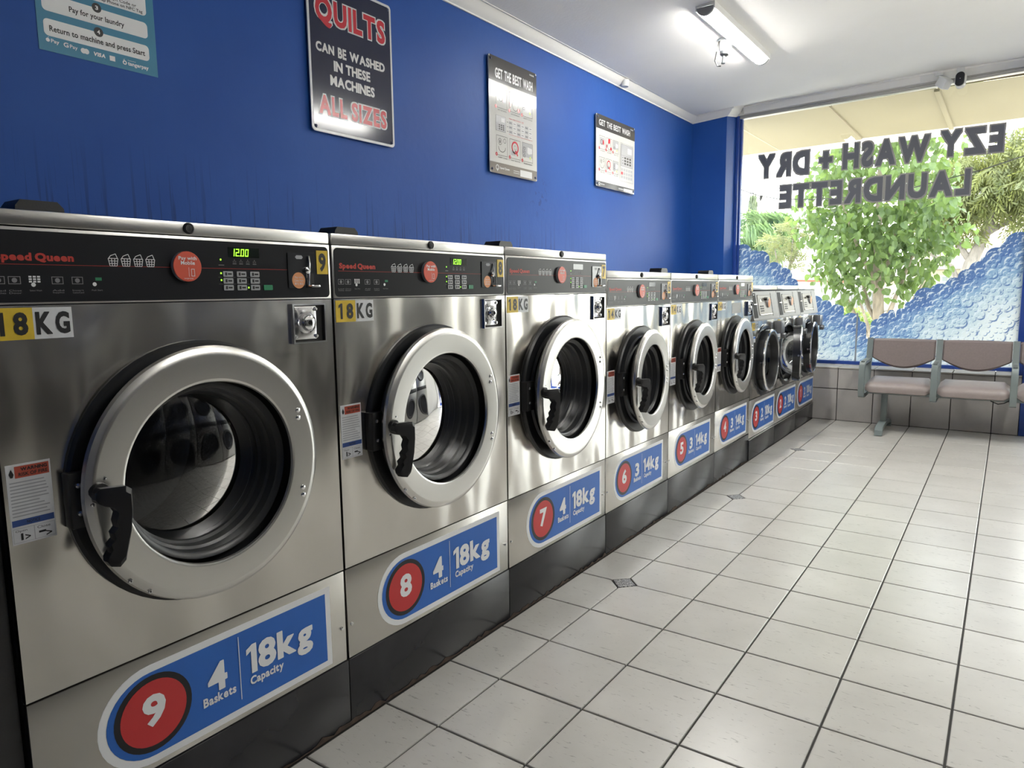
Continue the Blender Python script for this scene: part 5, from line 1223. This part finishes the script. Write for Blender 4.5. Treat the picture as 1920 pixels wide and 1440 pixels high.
# ------------------------------------------------------------------ stacked dryers across the room (seen only as reflections)
DRYSTEEL = mat('dryer_steel', (0.30, 0.295, 0.285), 0.32, 1.0)
def dryer(y, label):
    t = thing('stacked_dryer', label, 'dryer', (2.60, y, 0), 'stacked dryers opposite the washing machines', PI)
    MB().box(-0.68, 0.0, -0.385, 0.385, 0.02, 2.02, 0.006).build('cabinet_body', DRYSTEEL, t)
    MB().box(-0.01, 0.004, -0.37, 0.37, 0.94, 1.07, 0.003).build('control_panel', FASCIA, t)
    for v in (0.50, 1.55):
        d = MB().m(0).lathe([(0.0, 0.285), (0.03, 0.28), (0.04, 0.26), (0.036, 0.225), (0.01, 0.22)], 0, v, 40).build('door', [BLACK], t)
        MB().lathe([(0.012, 0.222), (0.004, 0.0)], 0, v, 32).build('door_glass', BLACKGLOSS, d)
DPOS = ['first', 'second', 'third', 'fourth', 'fifth', 'sixth']
for i in range(6): dryer(2.0 - 0.79 * i, 'stainless stacked dryer on the opposite wall, %s from the street window' % DPOS[i])

# ------------------------------------------------------------------ the street outside
PAVE = mat('concrete_pavement', (0.58, 0.54, 0.48), 0.9, var=0.1, vscale=2)
ROAD = mat('asphalt', (0.16, 0.16, 0.16), 0.9, var=0.1, vscale=3)
o = struct('footpath', MB().box(-14, 12, YG + 0.1, 9.2, -0.20, -0.04), PAVE)
o = struct('road', MB().box(-30, 20, 9.2, 15.5, -0.3, -0.16), ROAD)
o = struct('verge', MB().box(-60, 40, 15.5, 70, -0.3, -0.05), mat('dry_verge', (0.36, 0.33, 0.25), 0.95, var=0.15, vscale=1))
LZ = 2.945
aw = thing('awning', 'cream-lined street awning sloping above the shop window', 'awning', (0, 0, 0))
def slab(x0, x1): 
    yo = lambda x: 6.70 - 0.092 * (x - 1.25)
    return [(x0, YG + 0.07), (x1, YG + 0.07), (x1, yo(x1)), (x0, yo(x0))]
cuts = [-6.0, -3.6, -1.243, -0.289, 0.610, 1.8, 3.0, 5.0]
for i, (a, b_) in enumerate(zip(cuts, cuts[1:])):
    P = slab(a + 0.006, b_ - 0.006); k = 4
    sag = 0.012 if i == 3 else 0.0
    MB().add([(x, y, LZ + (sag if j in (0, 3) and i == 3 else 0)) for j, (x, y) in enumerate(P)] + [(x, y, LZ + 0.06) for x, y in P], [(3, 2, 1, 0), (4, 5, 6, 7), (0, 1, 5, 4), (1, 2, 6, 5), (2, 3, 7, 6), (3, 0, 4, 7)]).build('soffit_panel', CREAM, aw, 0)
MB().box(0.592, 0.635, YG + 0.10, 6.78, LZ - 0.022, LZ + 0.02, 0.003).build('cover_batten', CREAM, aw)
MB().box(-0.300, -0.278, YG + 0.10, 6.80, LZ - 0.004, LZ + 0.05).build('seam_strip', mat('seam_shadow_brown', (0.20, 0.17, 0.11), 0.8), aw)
MB().box(-1.25, -1.236, YG + 0.10, 6.9, LZ - 0.003, LZ + 0.05).build('seam_strip', mat('seam_tan', (0.42, 0.36, 0.22), 0.8), aw)
MB().box(-6, 5, YG + 0.07, 7.6, LZ + 0.061, LZ + 0.10).build('roof_sheet', WALLWHITE, aw)

def bark(name, a, b_):
    return mat(name, a, 0.9, var=0.35, vscale=14, bump=0.4, bscale=25, stretch=(1, 1, 0.35))
BARK = bark('pale_bark', (0.23, 0.195, 0.15), 0)
BARK2 = bark('grey_bark', (0.20, 0.178, 0.155), 0)
def leaf_mat(name, col, tl, mixf=0.45):
    m = bpy.data.materials.new(name); m.use_nodes = True
    n = m.node_tree.nodes; L = m.node_tree.links; n.clear()
    o = n.new('ShaderNodeOutputMaterial'); g = n.new('ShaderNodeNewGeometry')
    nz = n.new('ShaderNodeTexNoise'); nz.inputs['Scale'].default_value = 5.0; nz.inputs['Detail'].default_value = 4; L.new(g.outputs['Position'], nz.inputs['Vector'])
    cr = n.new('ShaderNodeValToRGB'); e = cr.color_ramp.elements; e[0].position = 0.33; e[1].position = 0.70
    e[0].color = (col[0] * 0.55, col[1] * 0.62, col[2] * 0.6, 1); e[1].color = (min(1, col[0] * 1.55), min(1, col[1] * 1.4), col[2] * 1.3, 1); L.new(nz.outputs['Fac'], cr.inputs[0])
    d = n.new('ShaderNodeBsdfPrincipled'); d.inputs['Roughness'].default_value = 0.45; L.new(cr.outputs[0], d.inputs['Base Color'])
    t = n.new('ShaderNodeBsdfTranslucent'); t.inputs[0].default_value = (*tl, 1); mx = n.new('ShaderNodeMixShader'); mx.inputs[0].default_value = mixf
    L.new(d.outputs[0], mx.inputs[1]); L.new(t.outputs[0], mx.inputs[2]); L.new(mx.outputs[0], o.inputs[0])
    return m
LEAF = leaf_mat('street_tree_leaf', (0.078, 0.132, 0.04), (0.135, 0.20, 0.05))
FEATHER = leaf_mat('feathery_leaf', (0.10, 0.118, 0.035), (0.165, 0.18, 0.05))
SHEOAK = leaf_mat('blue_green_needles', (0.085, 0.15, 0.06), (0.14, 0.21, 0.08))
OLIVE = leaf_mat('olive_leaf', (0.125, 0.14, 0.055), (0.20, 0.22, 0.09))
HEDGE = leaf_mat('hedge_leaf', (0.14, 0.23, 0.045), (0.25, 0.33, 0.09))
CYP = leaf_mat('cypress_green', (0.11, 0.145, 0.09), (0.15, 0.18, 0.1))

# street tree with large leaves
rt = random.Random(11)
tr = thing('street_tree', 'broad-leaved green street tree in the middle of the window view', 'tree', (-0.40, 10.0, -0.05))
TB = MB()
TB.tube([(0, 0, 0), (-0.02, 0, 0.5), (-0.05, 0, 1.0), (-0.10, 0.02, 1.7), (-0.12, 0, 2.6), (-0.14, 0, 3.7)], [0.10, 0.085, 0.082, 0.06, 0.045, 0.02], 12)
TB.build('trunk', BARK, tr)
ends = []
for (p0, p1, p2, r0) in (((-0.01, 0, 0.32), (-0.28, 0.0, 0.62), (-0.62, -0.05, 1.35), 0.05), ((-0.02, 0, 0.55), (-0.20, 0.1, 0.95), (-0.42, 0.2, 1.7), 0.045), ((-0.03, 0, 0.62), (0.16, -0.05, 1.0), (0.40, -0.1, 1.75), 0.05), ((-0.03, 0, 0.45), (0.30, 0.1, 0.80), (0.62, 0.1, 1.5), 0.04), ((-0.06, 0, 1.2), (0.05, 0.2, 1.8), (0.22, 0.3, 2.6), 0.04), ((-0.06, 0, 1.15), (-0.32, -0.2, 1.8), (-0.6, -0.3, 2.6), 0.04), ((-0.02, 0, 0.28), (-0.14, -0.05, 0.55), (-0.30, -0.1, 1.05), 0.045)):
    mid = [(p0[i] + p1[i]) / 2 + (0.03 if i == 0 else 0) for i in range(3)]
    MB().tube([p0, mid, p1, [(p1[i] * 0.5 + p2[i] * 0.5) for i in range(3)], p2], [r0, r0 * 0.9, r0 * 0.75, r0 * 0.55, r0 * 0.3], 8).build('branch', BARK, tr)
def leaf_geo(mb, T):
    """a heart-shaped, slightly folded leaf about 0.1 m long"""
    half = [(0.0, 0.0), (0.028, -0.008), (0.046, 0.018), (0.042, 0.05), (0.024, 0.082), (0.0, 0.11)]
    vs = [(0.0, y, -0.010 * math.sin(y * 28)) for x, y in half]; k = len(half)
    vs += [(x, y, 0.016 * (x / 0.046) - 0.012 * math.sin(y * 25)) for x, y in half[1:-1]] + [(-x, y, 0.016 * (x / 0.046) - 0.012 * math.sin(y * 25)) for x, y in half[1:-1]]
    fs = []
    for s_, o_ in ((0, 6), (1, 10)):
        L_ = [o_, o_ + 1, o_ + 2, o_ + 3]
        q = [(0, L_[0], 1), (1, L_[0], L_[1], 2), (2, L_[1], L_[2], 3), (3, L_[2], L_[3], 4), (4, L_[3], 5)]
        fs += q if s_ == 0 else [tuple(reversed(f_)) for f_ in q]
    mb.add(vs, fs, T)
def crown_r(z):   # radius of the crown at height z
    pts = [(0.85, 0.25), (1.1, 0.62), (1.5, 0.95), (2.0, 1.12), (2.6, 1.15), (3.2, 1.05), (3.8, 0.85), (4.4, 0.55), (4.8, 0.1)]
    for (a, ra), (b_, rb_) in zip(pts, pts[1:]):
        if a <= z <= b_: return ra + (rb_ - ra) * (z - a) / (b_ - a)
    return 0.1
base = MB(); leaf_geo(base, None); lo_ = base.build('leaf', LEAF, None, 0, link=False); leaf_me = lo_.data; bpy.data.objects.remove(lo_)
places = []
for i in range(3600):
    z = rt.triangular(0.9, 4.75, 2.0); R_ = crown_r(z); a = rt.uniform(0, 2 * PI); rad = R_ * (rt.random() ** 0.42) * (1 + 0.12 * math.sin(3 * a + z * 4) + 0.10 * math.sin(7 * a - 5 * z))
    x, y = -0.13 + rad * math.cos(a), rad * math.sin(a) * 0.95
    if z < 1.35 and -0.25 < x < 0.25 and rt.random() < 0.7: continue
    s_ = rt.uniform(0.75, 1.35)
    R3 = Matrix.Rotation(rt.uniform(0, 2 * PI), 4, 'Z') @ Matrix.Rotation(rt.gauss(-1.0, 0.5), 4, 'X') @ Matrix.Rotation(rt.gauss(0, 0.5), 4, 'Y')
    places.append((y + 0.2 * abs(x), Matrix.Translation((x, y, z)) @ R3 @ Matrix.Scale(s_, 4)))
places.sort(key=lambda t: t[0])
for _, T in places[:290]:
    o = bpy.data.objects.new('leaf', leaf_me); COL.objects.link(o); o.parent = tr; o.matrix_local = T
mb = MB()
for _, T in places[290:]: leaf_geo(mb, T)
o = mb.build('foliage', LEAF, tr, 0); o['kind'] = 'stuff'

def tufts(mb, rnd, centre, radii, n_, ln, wd, droop, spread=0.6):
    """sprays of thin leaflets: each spray is a drooping stem with leaflets on both sides"""
    for _ in range(n_):
        while True:
            p = Vector((rnd.uniform(-1, 1), rnd.uniform(-1, 1), rnd.uniform(-1, 1)))
            if 0.15 < p.length < 1: break
        p = Vector(centre) + Vector((p.x * radii[0], p.y * radii[1], p.z * radii[2]))
        d = Vector((rnd.gauss(0, spread), rnd.gauss(0, spread), -droop + rnd.gauss(0, 0.35))).normalized()
        side = d.cross(Vector((rnd.gauss(0, 1), rnd.gauss(0, 1), 0.3))).normalized()
        k = 5; pts = []
        for j in range(k + 1):
            pts.append(p.copy()); p = p + d * (ln / k); d = (d + Vector((0, 0, -0.13 * droop))).normalized()
        for j in range(k):
            for sg in (-1, 1):
                q = pts[j]; tip = q + (side * sg * 0.75 + d * 0.8).normalized() * wd * rnd.uniform(0.7, 1.3)
                w_ = d * wd * 0.14
                mb.add([tuple(q - w_), tuple((q + tip) / 2 - w_ * 1.6), tuple(tip), tuple((q + tip) / 2 + w_ * 1.6)], [(0, 1, 2, 3)])
    return mb
# feathery tree at the right
r2 = random.Random(21)
t2 = thing('feathery_tree', 'olive feathery-leaved tree with leaning grey trunk at the right of the window', 'tree', (0.45, 15.0, -0.05))
MB().tube([(-0.10, 0, 0), (-0.08, 0, 0.9), (-0.02, 0, 1.35), (0.10, 0, 1.75), (0.30, 0, 2.3), (0.55, 0.1, 3.2), (0.7, 0.2, 4.2)], [0.19, 0.165, 0.15, 0.125, 0.10, 0.07, 0.03], 12).build('trunk', BARK2, t2)
for P, r_ in (([(-0.07, 0.0, 0.3), (-0.11, 0, 0.9), (-0.15, 0, 1.42), (-0.24, 0, 1.68), (-0.46, 0, 1.82), (-0.8, 0, 2.1)], 0.09), ([(0.1, 0, 1.75), (-0.25, 0, 2.3), (-0.5, 0, 2.9), (-0.7, 0.1, 3.6)], 0.07), ([(0.3, 0, 2.3), (0.9, -0.1, 2.7), (1.6, -0.1, 3.1)], 0.06), ([(0.5, 0.1, 3.0), (1.1, 0.2, 3.7), (1.5, 0.2, 4.2)], 0.05)):
    k = len(P); MB().tube(P, [r_ * (1 - 0.65 * i / (k - 1)) for i in range(k)], 9).build('branch', BARK2, t2)
mb = MB()
for c, rd, n_ in (((-0.55, 0, 2.98), (0.75, 0.7, 0.40), 260), ((0.25, 0, 3.2), (0.9, 0.9, 0.48), 380), ((1.2, 0, 3.2), (0.9, 0.9, 0.52), 420), ((0.0, 0.2, 3.75), (0.8, 0.8, 0.35), 200), ((0.9, 0.2, 3.85), (1.1, 0.9, 0.40), 320), ((1.9, 0, 3.35), (0.7, 0.9, 0.55), 220), ((-0.62, 0, 2.45), (0.35, 0.4, 0.22), 60), ((0.95, -0.2, 2.55), (0.3, 0.4, 0.15), 24), ((0.15, -0.2, 2.45), (0.25, 0.3, 0.12), 20), ((0.9, 0.1, 4.25), (0.5, 0.4, 0.2), 50)):
    tufts(mb, r2, c, rd, n_, 0.42, 0.13, 0.75)
o = mb.build('foliage', FEATHER, t2, 0); o['kind'] = 'stuff'
# the far trees at the left of the window
r3 = random.Random(31)
t3 = thing('weeping_tree', 'blue-green weeping tree with windblown arching fronds at the left of the window', 'tree', (-6.3, 25.0, -0.05))
MB().tube([(0.1, 0, 0), (0.1, 0, 1.2), (-0.2, 0, 2.4), (-0.45, 0, 3.8)], [0.13, 0.12, 0.09, 0.03], 8).build('trunk', BARK2, t3)
mb = MB()
def frond(mb, rnd, p, d, ln, n_=14, w_=0.03, curl=0.10):
    p = Vector(p); d = Vector(d).normalized()
    for j in range(n_):
        q = p + d * (ln / n_)
        for s_ in range(5):
            off = Vector((rnd.gauss(0, 0.10), rnd.gauss(0, 0.1), rnd.gauss(0, 0.06))); tip = p + off + d * 0.34 + Vector((0, 0, -0.16))
            sd = d.cross(Vector((0, 0.9, 0.3))).normalized() * w_
            mb.add([tuple(p + off - sd), tuple(tip), tuple(p + off + sd)], [(0, 1, 2)])
        p = q; d = (d + Vector((0, 0, -curl))).normalized()
for i in range(70):
    z0_ = r3.uniform(2.75, 4.0); a = r3.gauss(0.0, 0.8)
    frond(mb, r3, (r3.gauss(-0.55, 0.30), r3.gauss(0, 0.5), z0_), (math.cos(a) + 0.35, math.sin(a) * 0.5, r3.uniform(0.25, 0.9)), r3.uniform(0.8, 1.25), curl=0.17)
o = mb.build('foliage', SHEOAK, t3, 0); o['kind'] = 'stuff'
t4 = thing('cypress', 'narrow dark cypress spire rising behind the weeping tree', 'tree', (-8.15, 29.0, -0.05))
MB().tube([(0, 0, 0), (0, 0, 3.4)], [0.12, 0.07], 8).build('trunk', BARK2, t4)
mb = MB()
for i in range(900):
    z = r3.uniform(0.8, 5.1); R_ = 0.33 * min(1, (5.25 - z) / 1.6) ** 0.7; a = r3.uniform(0, 2 * PI); rr_ = R_ * math.sqrt(r3.random())
    p = Vector((rr_ * math.cos(a) + (0.14 if z > 4.4 and i % 2 else 0), rr_ * math.sin(a), z)); tip = p + Vector((r3.gauss(0, 0.05), r3.gauss(0, 0.05), 0.28)); sd = Vector((math.sin(a), -math.cos(a), 0)) * 0.05
    mb.add([tuple(p - sd), tuple(tip), tuple(p + sd), tuple(p - Vector((0, 0, 0.08)))], [(0, 1, 2, 3)])
o = mb.build('foliage', CYP, t4, 0); o['kind'] = 'stuff'
t5 = thing('olive_tree', 'sparse brownish-green tree right of the weeping tree', 'tree', (-4.60, 21.3, -0.05))
MB().tube([(0, 0, 0), (-0.05, 0, 1.3), (0.05, 0, 2.2), (0.1, 0, 3.1)], [0.07, 0.06, 0.04, 0.015], 8).tube([(-0.04, 0, 1.2), (-0.35, 0, 2.0), (-0.5, 0, 2.7)], [0.045, 0.035, 0.012], 8).tube([(0.04, 0, 2.0), (0.35, 0, 2.6), (0.5, 0, 2.9)], [0.03, 0.02, 0.01], 8).build('trunk', BARK2, t5)
mb = MB()
for c, rd, n_ in (((-0.1, 0, 3.2), (0.45, 0.4, 0.16), 60), ((0.42, 0, 2.92), (0.42, 0.4, 0.14), 55), ((-0.45, 0, 2.78), (0.5, 0.4, 0.16), 60), ((0.1, 0, 2.55), (0.6, 0.4, 0.15), 60), ((0.35, 0, 2.25), (0.5, 0.4, 0.15), 50), ((-0.7, 0, 2.3), (0.5, 0.4, 0.2), 60), ((-0.1, 0, 1.95), (0.8, 0.5, 0.25), 80), ((-1.3, 0, 2.15), (0.35, 0.4, 0.3), 50)):
    tufts(mb, r3, c, rd, n_, 0.28, 0.10, 0.1, 0.9)
o = mb.build('foliage', OLIVE, t5, 0); o['kind'] = 'stuff'
hb = thing('hedge_bush', 'bright green bush in front of the pale fence beyond the window', 'bush', (-1.98, 16.2, -0.05))
mb = MB()
for i in range(1400):
    p = Vector((r3.gauss(0, 1), r3.gauss(0, 1), r3.gauss(0, 1))).normalized() * r3.uniform(0.7, 1.0)
    p = Vector((p.x * 0.62, p.y * 0.5, 0.42 + p.z * 0.42))
    leaf_s = 0.05; a = Vector((r3.gauss(0, 1), r3.gauss(0, 1), r3.gauss(0, 1))).normalized() * leaf_s; b_ = a.cross(Vector((r3.gauss(0, 1), 0.3, 1))).normalized() * leaf_s * 0.6
    mb.add([tuple(p - a), tuple(p + b_), tuple(p + a), tuple(p - b_)], [(0, 1, 2, 3)])
o = mb.build('foliage', HEDGE, hb, 0); o['kind'] = 'stuff'
MB().tube([(0, 0, 0), (0, 0, 0.45)], [0.05, 0.03], 8).build('stem', BARK2, hb)

# buildings and fences across the street
ROOFRED = mat('faded_red_roof', (0.28, 0.135, 0.11), 0.8, var=0.08)
EAVE = mat('brick_red_eave', (0.22, 0.09, 0.06), 0.8)
SHEDM = mat('pale_grey_wall', (0.40, 0.41, 0.42), 0.8, var=0.04)
CORR = mat('corrugated_grey', (0.22, 0.225, 0.225), 0.6, var=0.06)
HOUSEW = mat('cream_weatherboard', (0.36, 0.335, 0.265), 0.8)
ROOFT = mat('cream_roof_tile', (0.32, 0.275, 0.19), 0.8, var=0.15, vscale=6)
WIN = mat('far_window', (0.16, 0.18, 0.18), 0.2)
b1 = thing('red_roof_house', 'distant house with a faded red hipped roof at the left of the window', 'house', (-5.6, 38.0, 0))
MB().box(-2.0, 1.6, 0, 4, 0, 1.45).build('wall', HOUSEW, b1)
MB().add([(-2.3, -0.3, 1.45), (1.9, -0.3, 1.45), (1.9, 4.3, 1.45), (-2.3, 4.3, 1.45), (-0.9, 2, 2.55), (0.5, 2, 2.55)], [(0, 1, 5, 4), (1, 2, 5), (2, 3, 4, 5), (3, 0, 4)]).build('roof', ROOFRED, b1, 0)
b2 = thing('low_white_shed', 'low white building with a latticed roof and brick-red eave beyond the machines', 'building', (-3.35, 23.0, 0))
MB().box(-1.6, 0.75, 0, 3, 0, 1.36).build('wall', SHEDM, b2)
MB().add([(-1.75, -0.1, 1.52), (0.85, -0.1, 1.42), (0.65, 2.4, 2.05), (-1.75, 2.4, 2.05)], [(0, 1, 2, 3)]).build('roof', mat('pale_lattice_roof', (0.40, 0.385, 0.34), 0.8, var=0.12, vscale=14), b2, 0)
MB().add([(-1.75, -0.16, 1.44), (0.9, -0.16, 1.34), (0.9, -0.16, 1.42), (-1.75, -0.16, 1.52), (-1.75, -0.06, 1.44), (0.9, -0.06, 1.34), (0.9, -0.06, 1.42), (-1.75, -0.06, 1.52)], [(0, 1, 2, 3), (7, 6, 5, 4), (0, 4, 5, 1), (3, 2, 6, 7)]).build('eave', EAVE, b2, 0)
fc = thing('wire_fence', 'pale wire fence with thin posts in front of the low white building', 'fence', (-3.4, 20.0, 0))
for i in range(6): MB().tube([(-1.2 + 0.4 * i, 0, 0), (-1.2 + 0.4 * i, 0, 1.06)], 0.018, 6).build('post', SHEDM, fc)
for v in (0.5, 1.03): MB().tube([(-1.3, 0, v), (1.0, 0, v)], 0.012, 6).build('rail', SHEDM, fc)
b3 = thing('corrugated_fence', 'grey corrugated metal fence behind the street tree trunk', 'fence', (-1.75, 18.0, 0))
mb = MB(); N = 60; vs = []
for i in range(N + 1):
    x = -0.72 + 1.0 * i / N; y = 0.02 * math.sin(i * 1.5)
    vs += [(x, y, 0.0), (x, y, 1.16 - 0.10 * i / N), (x, y + 0.01, 0.0), (x, y + 0.01, 1.16 - 0.10 * i / N)]
mb.add(vs, [(4 * i, 4 * i + 4, 4 * i + 5, 4 * i + 1) for i in range(N)] + [(4 * i + 2, 4 * i + 3, 4 * i + 7, 4 * i + 6) for i in range(N)]); mb.build('sheet', CORR, b3, 60)
MB().box(-0.75, -0.70, -0.03, 0.04, 0, 1.24).build('post', SHEDM, b3)
b5 = thing('pale_yard_wall', 'pale rendered yard wall behind the trunk of the street tree', 'wall', (-0.9, 19.0, 0))
MB().box(-0.55, 1.1, 0, 0.2, 0, 0.62).build('render', HOUSEW, b5)
for i in range(5): MB().box(-0.15 + 0.25 * i, -0.11 + 0.25 * i, 0.05, 0.12, 0.62, 0.98).build('baluster', SHEDM, b5)
MB().box(-0.2, 0.95, 0.04, 0.13, 0.98, 1.02).build('rail', SHEDM, b5)
b4 = thing('cream_house', 'cream weatherboard house with a tiled roof behind the feathery tree', 'house', (0.0, 20.5, 0))
MB().box(-1.0, 5.0, 0, 5, 0, 1.70).build('wall', HOUSEW, b4)
mb = MB()
for i in range(22): 
    z_, y_ = 1.70 + 0.085 * i, -0.30 + 0.10 * i
    mb.add([(-1.2 + 0.03 * i, y_, z_), (5.2, y_, z_), (5.2, y_ + 0.12, z_ + 0.095), (-1.2 + 0.03 * i, y_ + 0.12, z_ + 0.095), (5.2, y_, z_ + 0.02), (-1.2 + 0.03 * i, y_, z_ + 0.02)], [(5, 4, 2, 3), (0, 1, 4, 5)])
o = mb.build('roof_tiles', ROOFT, b4, 0); o['kind'] = 'stuff'
for i in range(14): MB().box(-1.0, 5.0, -0.02, 0.0, 0.06 + 0.115 * i, 0.165 + 0.115 * i).build('weatherboard', HOUSEW, b4, 0)
wf = MB().box(-0.36, 0.30, -0.05, 0.0, 1.02, 1.52).build('window_frame', SHEDM, b4)
for i in range(4):
    for j in range(3): MB().box(-0.32 + 0.155 * i, -0.19 + 0.155 * i, -0.06, -0.05, 1.05 + 0.15 * j, 1.18 + 0.15 * j).build('pane', WIN, wf)

# overhead cables
cabm = mat('cable_grey', (0.06, 0.06, 0.06), 0.7)
def cable(p0, p1, sag, r, label):
    P = [(p0[0] + (p1[0] - p0[0]) * t, p0[1] + (p1[1] - p0[1]) * t, p0[2] + (p1[2] - p0[2]) * t - sag * 4 * t * (1 - t)) for t in [i / 16 for i in range(17)]]
    return tag(MB().tube(P, r, 5).build('overhead_cable', cabm), label, 'cable')
cable((-9, 17.0, 3.32), (6, 17.0, 4.82), 0.03, 0.012, 'dark overhead cable crossing the whole window behind the letters')
cable((-9, 17.2, 3.80), (6, 17.2, 4.36), 0.02, 0.005, 'thin faint overhead wire low in the sky at the left')
for x_, h_, lb in ((-9.0, 4.3, 'timber utility pole beyond the left wall holding the overhead cables'), (6.0, 5.2, 'timber utility pole past the right of the shopfront holding the overhead cables')):
    up_ = thing('utility_pole', lb, 'pole', (x_, 17.0, -0.30))
    MB().tube([(0, 0, 0), (0, 0, h_ + 0.3)], [0.12, 0.09], 10).build('shaft', BARK2, up_)
fl = thing('festoon_string', 'short string of outdoor festoon bulbs hanging below the awning at the left', 'string lights', (0, 0, 0))
MB().tube([(-1.95, 7.2, 2.62), (-1.75, 7.2, 2.52), (-1.55, 7.2, 2.44), (-1.30, 7.2, 2.38), (-0.9, 7.2, 2.34), (-0.4, 7.2, 2.33), (0.2, 7.2, 2.38), (0.9, 7.2, 2.52), (1.7, 7.2, 2.75)], 0.006, 6).build('wire', BLACK, fl)
MB().tube([(-1.53, 7.2, 2.445), (-1.54, 7.2, 2.40)], [0.018, 0.020], 10).tube([(-1.54, 7.2, 2.40), (-1.545, 7.2, 2.375)], [0.016, 0.008], 10).build('bulb', BLACK, fl)
